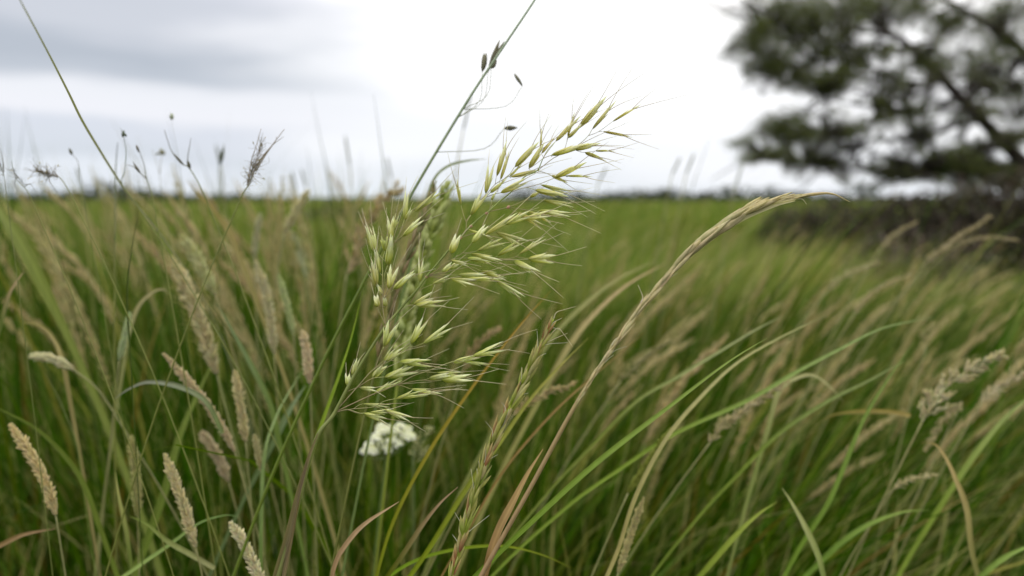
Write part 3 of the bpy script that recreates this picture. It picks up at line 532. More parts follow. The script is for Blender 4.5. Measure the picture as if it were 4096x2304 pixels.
def oat_grass():
    rach = [F(697, 1462, .352), F(738, 1315, .355), F(770, 1185, .358), F(800, 1095, .360), C6(70, 1449, .362), C6(150, 1330, .363), C6(320, 1000, .364), C6(400, 850, .365), C6(560, 580, .366), C6(880, 90, .367),
            C4(850, 1110, .368), C4(1000, 930, .368), C4(1150, 760, .368), C4(1290, 570, .368), C4(1400, 440, .368), C4(1610, 190, .368), C2(160, 1090, .368), C2(250, 980, .369), C2(400, 830, .370), C2(560, 710, .371),
            C2(700, 580, .373), C2(880, 430, .375), C2(1020, 270, .377), C1(740, 1280, .378), C1(900, 1205, .379), C1(985, 1030, .381), C1(1060, 900, .383), C1(1160, 790, .385)]
    S = smooth(to_root(rach), 5); root = S[0]
    t = thing('oat_grass', root, 'tall oat grass in sharp focus with drooping pale green awned spikelets', 'grass')
    m = len(S); u = np.linspace(0, 1, m)
    mb = MB(); mb.tube(S, np.interp(u, [0, .25, .45, 1], [.0011, .0010, .00062, .00016]), lerp((.15, .16, .05), (.20, .27, .05), u) * (1 + RNG.normal(0, .06, (m, 1))), 7); mb.build('stem', M_STEM, t)
    def proj(P):
        V = np.atleast_2d(P) - CAM; d = V @ FWD; return np.c_[V @ RIGHT / d, V @ UP / d, d]
    px = 36 / LENS / 4096; net = [proj(S)]; bases = proj([cr(bx, by, d) for cr, bx, by, tx, ty, w, op, d in OATS])
    def depth(p, src, reach):               # depth of whatever already stands at that place
        k = np.argmin(np.hypot(*(src[:, :2] - p[:2]).T)); return src[k, 2] if np.hypot(*(src[k, :2] - p[:2])) < reach * px else None
    def twig(P, r, name):
        Q = smooth(P, 5); mb = MB(); w = len(Q); mb.tube(Q, np.linspace(r * 1.25, r, w) * 1e-3, lerp(jit((.26, .20, .11)), jit((.33, .35, .12)), np.linspace(0, 1, w)), 5); mb.build(name, M_STEM, t); net.append(proj(Q))
    for cr, pts, r in BR_:
        q = [proj(cr(x, y, .37))[0] for x, y in pts]; ds = depth(q[0], np.vstack(net), 14); de = depth(q[-1], bases, 16)
        ds = ds or de or .37; de = de or ds; m_ = len(pts) - 1
        twig([cr(x, y, ds + (de - ds) * i / m_) for i, (x, y) in enumerate(pts)], r, 'branch')
    for b in bases:                         # every spikelet hangs on something
        nn = np.vstack(net); k = np.argmin(np.hypot(*(nn[:, :2] - b[:2]).T)); dist = np.hypot(*(nn[k, :2] - b[:2])) / px
        if dist > 4 or abs(nn[k, 2] - b[2]) > .0008:
            low = nn[(nn[:, 1] < b[1] + 4 * px) & (np.abs(nn[:, 2] - b[2]) < .02)]; k = np.argmin(np.hypot(*(low[:, :2] - b[:2]).T) + np.abs(low[:, 2] - b[2]) * .5) if len(low) else 0
            a0 = low[k] if len(low) else nn[0]; W_ = lambda q: CAM + q[2] * (FWD + q[0] * RIGHT + q[1] * UP); A_, B_ = W_(a0), W_(b)
            twig([A_, (A_ + B_) / 2 + np.array([.0006, 0, -.0006]), B_], .11, 'pedicel')
    for cr, x, y in ((C6, 150, 1330), (C6, 885, 85), (C4, 1300, 562), (C2, 160, 1090), (C2, 562, 710), (C2, 235, 868), (C2, 848, 645)):
        p = cr(x, y, .368); k = np.argmin(np.linalg.norm(S - p, axis=1)); q = S[k] if np.linalg.norm(S[k] - p) < .006 else p
        mb = MB(); a = nrm(S[min(k + 1, m - 1)] - S[k - 1]); mb.grain(q - a * .0011, a, .0022, .0016, (.36, .19, .13), (.30, .2, .1), 6); mb.build('node', M_STEM, t)
    for cr, bx, by, tx, ty, w, op, d in OATS:
        b, e = cr(bx, by, d), cr(tx, ty, d + RNG.normal(0, .0025)); wd = w / 3.6229 / 4096 * 36 / LENS * d * 1.08
        gold = np.clip({C1: .8, C2: .4, C3: .3, C4: .25, C5: .12, C6: .05}[cr] + RNG.normal(0, .15), 0, 1)
        oat_spikelet(t, b, e, wd, np.clip(op + (.0 if cr is C1 else RNG.uniform(-.08, .22)), 0, .9), gold)
    # dry sheath and leaf wrapped along the lower stem
    for pts, w, c in (([(690, 1470), (722, 1360), (752, 1240), (778, 1150), (800, 1090)], 17, (.20, .16, .095)), ([(712, 1465), (735, 1350), (757, 1230), (772, 1165)], 11, (.27, .2, .13))):
        P = smooth(to_root([F(x, y, .353) for x, y in pts]), 6); n = len(P); L = np.linspace(0, 1, n)
        mb = MB(); mb.ribbon(P, pxs(w, .354) * np.clip((1 - L) * 3, .06, 1) ** .6, lerp(np.array((.13, .13, .05)), np.array(c), L), (.3, -1, .1), .7, .5); mb.build('leaf_sheath', M_BLADE, t)
oat_grass()

# ------------------------------------------------------------------ other plants in focus
def spike_plant(name, label, axis, d, nspk, slen, swid, cols, tip, stem_r, spread=.28, ranks=2, u0=0.0, awn=.5, awn_len=1.5, prof=None, per=2, awncol=STRAW, loose=1.0, stemcol=None):
    """axis from the bottom of the picture up; the last part from u0 on carries spikelets"""
    d0, d1 = d if isinstance(d, tuple) else (d, d)
    A = smooth([F(x, y, d0 + (d1 - d0) * i / (len(axis) - 1)) for i, (x, y) in enumerate(axis)], 8)
    S = smooth(to_root([A[0], A[4]]), 6); S = np.vstack([S[:-1], A[4:]])
    t = thing(name, S[0], label, 'grass'); m = len(S)
    mb = MB(); mb.tube(S, np.linspace(stem_r * 1.1, stem_r * .45, m), lerp(jit(OLIVE if stemcol is None else stemcol), jit(cols[0]), np.clip(np.linspace(-.5 if stemcol else 0, 1.2, m), 0, 1)), 6); mb.build('stem', M_STEM, t)
    for i in range(nspk):
        u = u0 + (1 - u0) * (i + .3) / nspk * .97; p, tg = sample(A, u); sd = nrm(np.cross(tg, [0, 1, 0])) * (1 if i % ranks else -1); nv = np.cross(tg, sd); rr = RNG.normal(0, .55 * loose); sd, nv = sd * math.cos(rr) + nv * math.sin(rr), nv * math.cos(rr) - sd * math.sin(rr)
        rel = (u - u0) / (1 - u0); k = prof(rel) if prof else min(1, .55 + rel * 4) * min(1, (1 - rel) * 2.2 + .5)
        mbs = MB(); L = slen * k * RNG.uniform(.85, 1.12)
        for j in range(per):
            ax = nrm(tg + sd * spread * (.6 + .5 * j) + nv * (RNG.normal(0, .10) + (j - (per - 1) / 2) * .12)); q = p + sd * swid * .22 * k + nv * (j - (per - 1) / 2) * swid * .3
            mbs.grain(q + tg * L * RNG.normal(0, .14), nrm(ax + RNG.normal(0, .05 * loose, 3)), L * (1 - .12 * j) * RNG.uniform(.8, 1.15), swid * k * RNG.uniform(.6, 1.1), jit(cols[RNG.integers(len(cols))], .15), jit(tip, .1), 6, nv)
        o = mbs.build('spikelet', M_HUSK, t)
        if RNG.random() < awn:
            ax = nrm(tg + sd * (spread + RNG.uniform(.1, .8)) + nv * RNG.normal(0, .2)); b = p + tg * L * .75 + sd * swid * .35; ll = slen * awn_len * RNG.uniform(.5, 1.1)
            P = smooth([b, b + nrm(tg + ax) * ll * .4, b + ax * ll + RNG.normal(0, .12, 3) * ll], 4); aw = MB(); aw.tube(P, np.linspace(.00024, .00007, len(P)), jit(awncol), 4); aw.build('awn', M_STEM, o)
    return t, A
t, A = spike_plant('couch_grass', 'narrow green and reddish couch grass spike with fine stray awns', [(1128, 1475), (1150, 1400), (1180, 1290), (1230, 1140), (1280, 1030), (1320, 955), (1360, 868), (1392, 803)], (.352, .372), 46, .0120, .0021,
            [(.26, .33, .025), (.38, .40, .07), (.36, .15, .07), (.24, .32, .03), (.48, .43, .2)], (.52, .48, .2), .0008, .15, 2, .0, .42, 1.0, per=3, awncol=(.55, .55, .40))
for pts in ([(1392, 803), (1400, 786), (1420, 779), (1448, 771)], [(1378, 850), (1402, 826), (1418, 840), (1441, 873)], [(1375, 862), (1400, 850), (1428, 838)]):
    P = smooth([F(x, y, .372) for x, y in pts], 5); mb = MB(); mb.tube(P, np.linspace(.0003, .00009, len(P)), (.50, .46, .27), 4); mb.build('awn', M_STEM, t)
hp = lambda r: np.interp(r, [0, .15, .4, .62, .8, .93, 1], [.30, .42, .66, 1.0, .85, .38, .10])
t, A = spike_plant('arching_grass_spike', 'long arching pale straw spike bending over to the right above the meadow', [(1130, 1600), (1215, 1440), (1330, 1235), (1430, 1050), (1500, 935), (1560, 850), (1600, 790), (1650, 730), (1720, 650), (1780, 600), (1850, 548), (1950, 508), (2040, 490)], (.352, .375), 66, .022, .0029,
            [(.34, .33, .12), (.46, .40, .2), (.40, .36, .16), (.55, .48, .28)], (.66, .58, .38), .0012, .02, 2, .42, .06, .4, hp, 3, (.6, .57, .42), .25, (.30, .18, .09))
P = smooth([F(x, y, .375) for x, y in [(1990, 499), (2050, 488), (2095, 488), (2138, 508)]], 6); mb = MB(); mb.tube(P, np.interp(np.linspace(0, 1, len(P)), [0, .4, 1], [.0011, .0007, .0001]), (.55, .46, .27), 5); mb.build('bract', M_HUSK, t)
P = smooth([F(x, y, .371) for x, y in [(1690, 690), (1760, 622), (1850, 556), (1945, 517), (2000, 505)]], 6); mb = MB(); mb.ribbon(P, np.interp(np.linspace(0, 1, len(P)), [0, .5, 1], [.0008, .0030, .0004]), lerp((.35, .36, .15), (.62, .56, .36), np.linspace(0, 1, len(P))), (.1, -1, -.5), .6, .5); mb.build('dry_leaf', M_BLADE, t)
spike_plant('green_wheat_grass', 'bulky green two ranked spike standing behind the oat panicle', [(960, 1300), (985, 1080), (1000, 960), (1015, 850), (1035, 760), (1062, 650), (1100, 540), (1134, 455)], (.50, .54), 36, .0140, .0050,
            [(.22, .28, .03), (.28, .34, .05), (.32, .37, .09)], (.55, .58, .28), .0012, .30, 2, .36, .3, .7, per=3, awncol=(.4, .42, .2))
spike_plant('slender_brown_spike', 'thin brownish green spike just left of the bulky green one', [(925, 1010), (985, 760), (1020, 660), (1060, 560), (1098, 455)], (.43, .46), 26, .011, .0028,
            [(.15, .16, .04), (.24, .18, .08), (.12, .14, .035)], (.33, .27, .15), .0008, .14, 2, .15, .2, 1.0, per=2)
blade('bowed_green_leaf', 'blurred green blade arching right above the green spike tips', [(1040, 640), (1072, 520), (1095, 450), (1130, 418), (1175, 405), (1222, 400)], (.50, .53), 15, (.13, .17, .06), (.2, .23, .13))

def tall_culm():
    pts = [(905, 730), (985, 580), (1040, 480), (1110, 362), (1190, 232), (1270, 112), (1345, 0), (1420, -120)]
    S = smooth(to_root([F(x, y, .44) for x, y in pts]), 6); t = thing('tall_grass_culm', S[0], 'long slanting green culm crossing the white sky above the oat panicle', 'grass'); m = len(S)
    mb = MB(); mb.tube(S, np.linspace(.0011, .0006, m), lerp((.12, .17, .02), (.36, .44, .34), np.clip(np.linspace(-1.1, 1.1, m), 0, 1)), 6); mb.build('stem', M_STEM, t)
    for b, e, w in (((1228, 180), (1258, 98), 17), ((1213, 180), (1224, 132), 15), ((1236, 172), (1250, 150), 14), ((1314, 216), (1294, 184), 13), ((1268, 323), (1302, 321), 13)):
        mb = MB(); B_, E_ = F(*b, .45), F(*e, .455); L = np.linalg.norm(E_ - B_); mb.grain(B_, E_ - B_, L, pxs(w, .45), (.12, .12, .07), (.26, .24, .16), 6)
        mb.grain(B_ + (E_ - B_) * .2, E_ - B_ + RNG.normal(0, L * .1, 3), L * .8, pxs(w * .7, .45), (.15, .15, .09), (.26, .25, .17), 6); mb.build('spikelet', M_HUSK, t)
        k = np.argmin(np.linalg.norm(S - B_, axis=1)); k = max(k - 6, 0); mb = MB(); mb.tube(smooth([S[k], (S[k] * .4 + B_ * .6) + [.004, 0, -.006], B_], 4), np.linspace(.0002, .00017, 9), (.3, .32, .22), 4); mb.build('pedicel', M_STEM, t)
tall_culm()

# blades and stalks that can be picked out, base first
blade('red_brown_leaf', 'russet brown dry leaf rising beside the couch grass spike', [(1215, 1470), (1228, 1420), (1240, 1375), (1262, 1320), (1292, 1262), (1328, 1192), (1366, 1130)], .357, 21, (.30, .18, .09), (.38, .26, .13), (-.3, -1, .2), .35, .3)
blade('green_culm_leaf', 'straight bright green leaf slanting up across the lower middle', [(1170, 1475), (1330, 1320), (1500, 1165), (1690, 1018), (1830, 912), (1930, 850)], (.36, .40), 13, (.15, .23, .03), (.22, .29, .08), (.2, -1, .3), .3, .4)
blade('orange_tipped_leaf', 'thin yellow green leaf with an orange tip behind the oat spikelets', [(940, 1475), (990, 1310), (1080, 1135), (1180, 985), (1300, 828), (1385, 732)], (.43, .46), 9, (.19, .21, .015), (.36, .22, .05), (.4, -1, .2), .3, .3)
blade('curled_brown_leaf', 'pinkish brown leaf curling up from the bottom edge left of centre', [(835, 1470), (842, 1430), (862, 1385), (915, 1322), (1004, 1262)], .372, 15, (.30, .20, .12), (.36, .27, .16), (-.2, -1, .4), .4, .4)
blade('thin_brown_leaf', 'thin dull brown blade between the curled leaf and couch grass', [(960, 1470), (1010, 1400), (1062, 1322), (1108, 1265), (1152, 1225)], .40, 12, OLIVE, (.32, .22, .15))
blade('low_bowed_leaf', 'low green blade arching across behind the foot of couch grass', [(930, 1490), (1030, 1418), (1140, 1384), (1260, 1374), (1360, 1395), (1440, 1430)], (.42, .46), 11, G2, YG, (.1, -.6, 1), .2, .2)
blade('steep_green_blade', 'steep green blade right of the russet leaf near bottom', [(1010, 1480), (1080, 1380), (1180, 1220), (1260, 1110), (1330, 1010), (1400, 930), (1480, 850)], (.42, .47), 13, YG, (.25, .24, .06))
blade('rusty_stalk', 'rusty orange stalk leaning in the grass right of couch grass', [(1180, 1330), (1270, 1180), (1390, 1040), (1500, 940), (1630, 830)], (.46, .52), 6, (.26, .17, .06), (.30, .23, .1), fold=.8)
blade('grey_green_leaf', 'long grey green leaf in front of the right hand meadow', [(1560, 1180), (1700, 1090), (1880, 1008), (2000, 938), (2110, 880), (2220, 826), (2350, 798)], (.50, .56), 11, (.14, .20, .03), (.24, .30, .12), (.2, -.8, .6), .3, .3)
blade('pale_stalk', 'long straw coloured stalk curving right through the middle distance', [(1520, 1475), (1560, 1380), (1605, 1245), (1680, 1105), (1760, 1008), (1850, 920), (1950, 858), (2080, 792)], (.45, .52), 13, (.30, .26, .11), (.36, .36, .2), fold=.8)
blade('silvery_blade', 'silvery green blade above the straw coloured stalk', [(1480, 1130), (1600, 1010), (1700, 950), (1800, 890), (1900, 830), (1970, 795)], (.52, .58), 9, (.18, .22, .05), (.30, .34, .18))
blade('right_green_leaf', 'green leaf slanting up to the right below the grey green one', [(1850, 1200), (1960, 1090), (2080, 1010), (2180, 960), (2275, 908)], (.55, .6), 10, (.14, .19, .03), (.25, .28, .12))
blade('crossing_pale_blade', 'short pale blade leaning left at the bottom right', [(2075, 1470), (2058, 1400), (2030, 1335), (1998, 1275), (1968, 1228)], .50, 15, (.24, .29, .10), (.42, .42, .22))
blade('bottom_right_blade', 'curved bright green blade meeting the short pale blade tip', [(1740, 1475), (1800, 1405), (1860, 1338), (1910, 1292), (1955, 1262)], .50, 14, (.18, .25, .03), (.25, .3, .06))
blade('tapered_green_leaf', 'broad green leaf pointing right near the lower right corner', [(2060, 1420), (2120, 1365), (2190, 1320), (2270, 1290), (2340, 1283)], .56, 18, (.12, .19, .03), (.18, .26, .06), (.1, -.6, 1))
blade('upright_green_leaf', 'long dark green leaf rising from bottom right towards the tan panicle', [(1960, 1475), (2010, 1380), (2080, 1270), (2120, 1180), (2170, 1060), (2230, 960), (2300, 860)], (.52, .6), 12, (.11, .17, .02), (.14, .21, .05))
blade('bent_tan_leaf', 'dead tan leaf bent over in a hook at lower right', [(2465, 1475), (2442, 1380), (2430, 1280), (2405, 1210), (2378, 1150), (2352, 1118), (2318, 1113)], .54, 16, (.2, .2, .07), (.45, .35, .18))
blade('edge_leaf', 'wide green leaf rising at the right edge of the picture', [(2330, 1330), (2400, 1220), (2470, 1120), (2540, 1040), (2640, 960)], (.6, .66), 14, (.14, .20, .03), (.24, .29, .10))
blade('low_corner_leaf', 'smooth green leaf crossing the bottom right corner', [(2440, 1475), (2490, 1430), (2540, 1395), (2620, 1360)], .52, 13, (.15, .22, .04), (.22, .3, .08))
blade('fallen_tan_blade', 'thin tan blade lying level among green leaves at right', [(2290, 1045), (2230, 1035), (2150, 1035), (2090, 1045), (2045, 1075)], .62, 12, TAN, (.35, .28, .14), root=False)
blade('hooked_pale_blade', 'pale blade hanging down right of the feathery tan panicle', [(1900, 1190), (1935, 1070), (1960, 985), (2000, 952), (2050, 945), (2100, 985), (2120, 1010)], .6, 13, (.2, .23, .08), (.4, .38, .2))
# left half
blade('grey_sky_leaf', 'thin grey leaf slanting down from the top left corner of the sky', [(440, 640), (385, 565), (330, 498), (290, 440), (245, 368), (205, 300), (172, 232), (120, 130), (50, 0), (10, -70)], (.60, .24), 6, (.26, .26, .30), (.28, .285, .34), (.5, -1, .1), .3, .5)
blade('broad_edge_leaf', 'broad pale green leaf cut by the left edge at the horizon', [(110, 720), (62, 625), (20, 560), (-30, 490)], (.62, .60), 34, (.20, .24, .07), (.27, .29, .12), (.2, -1, .3), .2, .2)
blade('silver_strap_leaf', 'silver green strap leaf leaning left among left hand seed heads', [(705, 1120), (682, 1020), (640, 930), (590, 840), (545, 762)], .56, 16, (.14, .19, .05), (.24, .30, .17), (.3, -1, .2))
blade('blue_green_leaf', 'wide blue green leaf rising right of the shorter seed heads', [(658, 1475), (660, 1300), (668, 1140), (700, 1040), (735, 975), (762, 930)], (.5, .55), 17, (.12, .18, .05), (.24, .31, .15), (-.3, -1, .2))
blade('second_blue_green_leaf', 'narrow blue green leaf just left of the oat grass leaf', [(668, 1150), (700, 1090), (730, 1030), (768, 970)], .57, 16, (.14, .2, .09), (.24, .31, .19))
blade('arched_left_leaf', 'grey green leaf arching over left of the grainy seed heads', [(560, 1090), (520, 1012), (455, 974), (375, 961), (325, 978), (288, 1003)], .50, 13, (.17, .22, .09), (.28, .31, .27), (.1, -.8, .7), root=False)
blade('left_edge_leaf', 'long green leaf sloping down from the left edge', [(255, 1330), (215, 1220), (170, 1150), (95, 1078), (0, 1028), (-60, 1000)], .52, 20, (.14, .19, .035), (.2, .25, .07))
blade('drooping_stalk', 'curved green stalk under the drooping tan head at far left', [(215, 1260), (195, 1120), (165, 1040), (130, 965), (95, 915)], .55, 11, (.15, .2, .05), (.25, .29, .14))
blade('dark_thin_blade', 'dark thin upright blade against the blurred left meadow', [(330, 900), (322, 760), (326, 680), (334, 620), (344, 560), (349, 520)], .46, 8, (.06, .09, .02), (.07, .09, .03), fold=.6)
blade('crossed_leaf', 'green leaf crossing another low down near bottom left', [(280, 1475), (350, 1425), (430, 1370), (500, 1318), (565, 1297), (600, 1300)], .48, 15, (.2, .26, .08), (.13, .2, .06), (.1, -.7, .7))
blade('other_crossed_leaf', 'yellow green leaf under the crossed leaf near bottom left', [(540, 1430), (480, 1395), (420, 1360), (370, 1318), (325, 1298)], .47, 13, (.32, .32, .14), (.2, .26, .06), (.1, -.7, .7), root=False)
blade('pale_leaf_pair', 'short pale green leaf upright at lower left', [(330, 1420), (318, 1330), (300, 1250), (291, 1188)], .49, 13, (.16, .2, .05), (.36, .36, .14))
blade('brown_corner_blade', 'dry brown blade curving from the bottom left corner', [(-60, 1400), (0, 1372), (60, 1345), (140, 1330)], .48, 12, (.30, .20, .1), (.25, .17, .09), root=False)
blade('broad_dark_leaf', 'broad dark green leaf leaning right at lower left', [(330, 1475), (370, 1370), (420, 1230), (455, 1100), (500, 990), (560, 860)], (.55, .62), 28, (.10, .15, .02), (.14, .19, .04))
blade('hooked_tan_leaf', 'tan leaf bent into a hook above the left meadow', [(310, 930), (325, 840), (350, 770), (385, 735), (412, 728), (425, 742)], .6, 15, (.22, .24, .1), (.40, .36, .2))
blade('bent_straw_leaf', 'dead straw leaf bending down at far left', [(180, 1020), (160, 910), (135, 850), (100, 818), (58, 812)], .56, 15, (.25, .22, .1), (.42, .36, .2))
blade('brown_hook', 'brown broken stalk hooked at the left edge', [(0, 830), (22, 745), (48, 700), (62, 682)], .50, 11, (.12, .15, .04), (.42, .30, .2), root=True)
blade('green_leaf_behind_oats', 'bright green leaf behind the left side of the oat panicle', [(745, 1290), (790, 1130), (850, 960), (885, 850), (912, 735)], (.43, .46), 17, (.15, .21, .02), (.2, .28, .03))
blade('tan_blade_at_horizon', 'tan blade leaning left across the horizon left of the panicles', [(640, 740), (585, 600), (540, 530), (495, 485), (470, 452)], (.62, .6), 20, (.33, .28, .14), (.34, .27, .15))
blade('pale_wheat_blade', 'straw blade curving right in the middle meadow beside the arching spike', [(1330, 1060), (1430, 880), (1500, 790), (1580, 718), (1675, 662)], (.62, .68), 17, (.25, .24, .09), (.45, .34, .2), fold=.6)
blade('second_wheat_blade', 'green gold blade just above the straw blade in middle meadow', [(1320, 960), (1400, 840), (1480, 760), (1560, 700), (1650, 655)], (.68, .74), 14, (.2, .22, .07), (.32, .32, .14), fold=.5)

# grainy and feathery seed heads, each with its stem
seed_head('big fuzzy tan seed head leaning left, tallest of the left clump', [(545, 940), (500, 800), (430, 645)], .58, 46, [(600, 1150)], (.40, .33, .17), awn=.5)
seed_head('tan seed head with green tint just behind the fuzzy one', [(540, 740), (500, 660), (455, 590)], .64, 38, [(590, 900)], (.38, .35, .16), awn=.5)
seed_head('slim upright tan seed head with a long thin tip', [(690, 890), (672, 750), (642, 655)], .60, 28, [(700, 1050)], (.40, .34, .19))
seed_head('narrow pale green seed head right of the slim tan one', [(738, 840), (720, 760), (700, 690)], .62, 20, [(745, 960)], (.36, .36, .17))
seed_head('short beige seed head close left of the oat panicle', [(780, 965), (772, 895), (762, 832)], .54, 30, [(785, 1100)], (.46, .36, .22))
seed_head('long beaded tan seed head leaning left through the left middle', [(590, 1135), (540, 1045), (500, 990), (410, 888)], .51, 27, [(625, 1260)], (.40, .31, .17))
seed_head('upright beaded beige seed head right of the long leaning one', [(618, 1110), (605, 1020), (590, 930)], .53, 29, [(630, 1250)], (.43, .35, .18))
seed_head('dull tan seed head tucked behind the long beaded one', [(575, 1210), (545, 1145), (505, 1085)], .58, 34, [(610, 1340)], (.35, .27, .15))
seed_head('upright olive seed head low among the left blades', [(346, 1300), (342, 1200), (330, 1095)], .53, 29, [(350, 1440)], (.33, .29, .11))
seed_head('pale grainy seed head with a purple tip at lower left', [(492, 1375), (466, 1285), (440, 1212), (414, 1140)], .465, 32, [(520, 1500)], (.44, .36, .19), grains=True)
seed_head('plump pale seed head leaning left beside the left edge', [(140, 1295), (115, 1215), (80, 1148), (24, 1065)], .48, 34, [(160, 1420)], (.45, .35, .17), grains=True)
seed_head('grainy pale seed head cut by the bottom edge', [(668, 1490), (640, 1425), (612, 1365), (578, 1312)], .45, 34, [(700, 1580)], (.48, .41, .25), grains=True)
seed_head('little straw seed head beside the blue green leaf', [(660, 1190), (648, 1140), (640, 1092)], .52, 19, [(662, 1300)], (.37, .31, .15))
seed_head('drooping tan seed head hanging over at far left', [(185, 930), (130, 902), (72, 896)], .55, 28, [(330, 1110), (250, 985)], (.40, .35, .19))
seed_head('fat spindle seed head pale green, between left blades', [(300, 905), (315, 840), (328, 785)], .56, 20, [(285, 1040)], (.36, .37, .2))
seed_head('blurred tan seed head leaning right on the left horizon', [(716, 585), (745, 530), (778, 478)], .8, 26, [(690, 720)], (.42, .36, .2))
seed_head('pale blurred seed head below the horizon, left of the oat panicle', [(770, 700), (755, 640), (738, 585)], .85, 40, [(790, 820)], (.40, .40, .24), 'loose')
seed_head('thin tan pointed seed head standing above the slim tan one', [(640, 650), (645, 590), (656, 535)], .75, 20, [(645, 800)], (.36, .32, .18))
seed_head('large blurred buff plume behind the left oat spikelets', [(872, 690), (905, 600), (950, 520), (1000, 472)], .72, 62, [(850, 850)], (.44, .33, .18), 'loose')
seed_head('small rust brown plume blurred behind the lower oat spikelets', [(1165, 930), (1195, 870), (1255, 826)], .60, 34, [(1130, 1050)], (.36, .25, .12), 'loose')
seed_head('tan plume leaning right behind the couch grass', [(1290, 1045), (1350, 1000), (1445, 966)], .52, 36, [(1240, 1130)], (.42, .32, .15), 'loose')
seed_head('feathery tan plume at right of the pale stalk', [(1785, 1115), (1830, 1060), (1890, 1020), (1975, 962)], .57, 40, [(1700, 1230)], (.44, .36, .2), 'loose')
seed_head('big feathery straw plume near the right edge', [(2320, 1060), (2370, 985), (2440, 930), (2525, 895)], .58, 66, [(2230, 1240)], (.45, .38, .22), 'loose')
seed_head('small straw seed head pointing right below the big plume', [(2245, 1232), (2290, 1208), (2352, 1194)], .58, 26, [(2190, 1320)], (.45, .38, .2), 'loose')
seed_head('bent tan seed head under the fork of the right hand plume', [(2420, 1010), (2370, 1060), (2330, 1130)], .66, 30, [(2300, 1260)], (.36, .29, .14), 'loose')
seed_head('tall pale seed head against the thicket at right', [(2330, 660), (2400, 605), (2490, 545)], .95, 22, [(2250, 770)], (.42, .34, .20), 'loose')
seed_head('level tan seed head beside the tall pale one at right', [(2410, 612), (2480, 598), (2560, 605)], .95, 17, [(2290, 720)], (.42, .34, .2), 'loose')
seed_head('slim tan seed head below the thicket, right of the arching spike', [(2215, 625), (2250, 590), (2305, 560)], 1.1, 17, [(2160, 720)], (.42, .35, .2), 'loose')
seed_head('straw seed head curving right in the right hand meadow', [(2150, 790), (2200, 730), (2290, 690)], .85, 20, [(2080, 900)], (.44, .37, .2), 'loose')
seed_head('broad pale seed head in the middle of the right hand meadow', [(2080, 730), (2130, 690), (2210, 660)], 1.0, 24, [(1990, 850)], (.42, .37, .2), 'loose')
seed_head('curled yellowish seed head below the thin grey green leaf', [(2330, 870), (2325, 840), (2350, 815)], .8, 26, [(2300, 980)], (.36, .32, .14), 'loose')
seed_head('soft buff plume at the right edge below the grey green leaf', [(2470, 1010), (2530, 965), (2600, 930)], .66, 36, [(2400, 1130)], (.44, .36, .22), 'loose')
seed_head('olive plume blurred between the arching spike and pale stalk', [(1560, 960), (1620, 900), (1700, 850)], .7, 28, [(1480, 1080)], (.30, .27, .12), 'loose')
seed_head('green beaded spike beside the pale stalk, lower right of centre', [(1580, 1240), (1640, 1150), (1690, 1075)], .5, 24, [(1510, 1400)], (.24, .27, .05))
seed_head('straw spike hanging beside the pale stalk near the bottom', [(1555, 1440), (1585, 1350), (1620, 1250)], .47, 22, [(1540, 1520)], (.40, .33, .15))

# ------------------------------------------------------------------ weeds standing against the sky at left
def weed(label, paths, d, r, col, buds=(), name='dry_weed', fuzz=()):
    d += .05; P0 = [F(x, y, d) for x, y in paths[0]]; S = smooth(to_root(P0), 6); t = thing(name, S[0], label, 'weed'); m = len(S)
    mb = MB(); mb.tube(S, np.linspace(r, r * .3, m), lerp(jit((.17, .19, .04)), jit(col), np.clip(np.linspace(-1.6, 1.3, m), 0, 1)), 5); mb.build('stem', M_STEM, t)
    for p in paths[1:]:
        Q = smooth([F(x, y, d) for x, y in p], 6); mb = MB(); mb.tube(Q, np.linspace(r * .6, r * .2, len(Q)), jit(col), 5); mb.build('branch', M_STEM, t)
    for (b, e, w) in buds:
        mb = MB(); B_, E_ = F(*b, d), F(*e, d); L = np.linalg.norm(E_ - B_); mb.grain(B_, E_ - B_, L, pxs(w, d), jit(col), jit(np.asarray(col) * 1.4), 6); mb.build('seed', M_HUSK, t)
    for (p, n, sz) in fuzz:                 # fine dead twiglets
        Q = smooth([F(x, y, d) for x, y in p], 8); mb = MB()
        for i in range(n):
            q, tg = sample(Q, RNG.random()); dv = nrm(tg * .7 + RNG.normal(0, .55, 3)); l = pxs(sz, d) * RNG.uniform(.4, 1.1)
            e = q + dv * l; mb.tube([q, (q + e) / 2 + RNG.normal(0, l * .1, 3), e], np.linspace(.00016, .00007, 3), jit(col, .25), 3, False)
            if RNG.random() < .5: mb.tube([e, e + nrm(dv + RNG.normal(0, .6, 3)) * l * .4], [.0001, .00006], jit(col, .25), 3, False)
            if RNG.random() < .3: mb.grain(e, dv, l * .28, l * .1, jit(STRAW), None, 4)
        o = mb.build('twiglets', M_HUSK, t); o['kind'] = 'stuff'
    return t
k = lambda *ps: [(x / 1.886 / 1.59, y / 1.886 / 1.59) for x, y in ps]      # points read from the enlarged upper left corner
DK = (.13, .12, .08)
weed('thin weed with a small green bract at its tip', [k((1010, 1520), (960, 1448), (915, 1370), (940, 1290), (950, 1150), (935, 1040), (912, 968))], .42, .0005, (.14, .17, .12), [(k((925, 1035))[0], k((935, 980))[0], 10), (k((955, 1030))[0], k((930, 1000))[0], 8)])
weed('forked brown sedge stalk with narrow pointed spikelet', [k((1150, 1500), (1140, 1448), (1105, 1345), (1095, 1280), (1075, 1205), (1035, 1100)), k((1105, 1350), (1050, 1300), (1000, 1255), (955, 1245)), k((1050, 1300), (1030, 1260), (1000, 1220))], .42, .00055, DK, [(k((1050, 1150))[0], k((1025, 1090))[0], 8), (k((1060, 1310))[0], k((1005, 1230))[0], 8)])
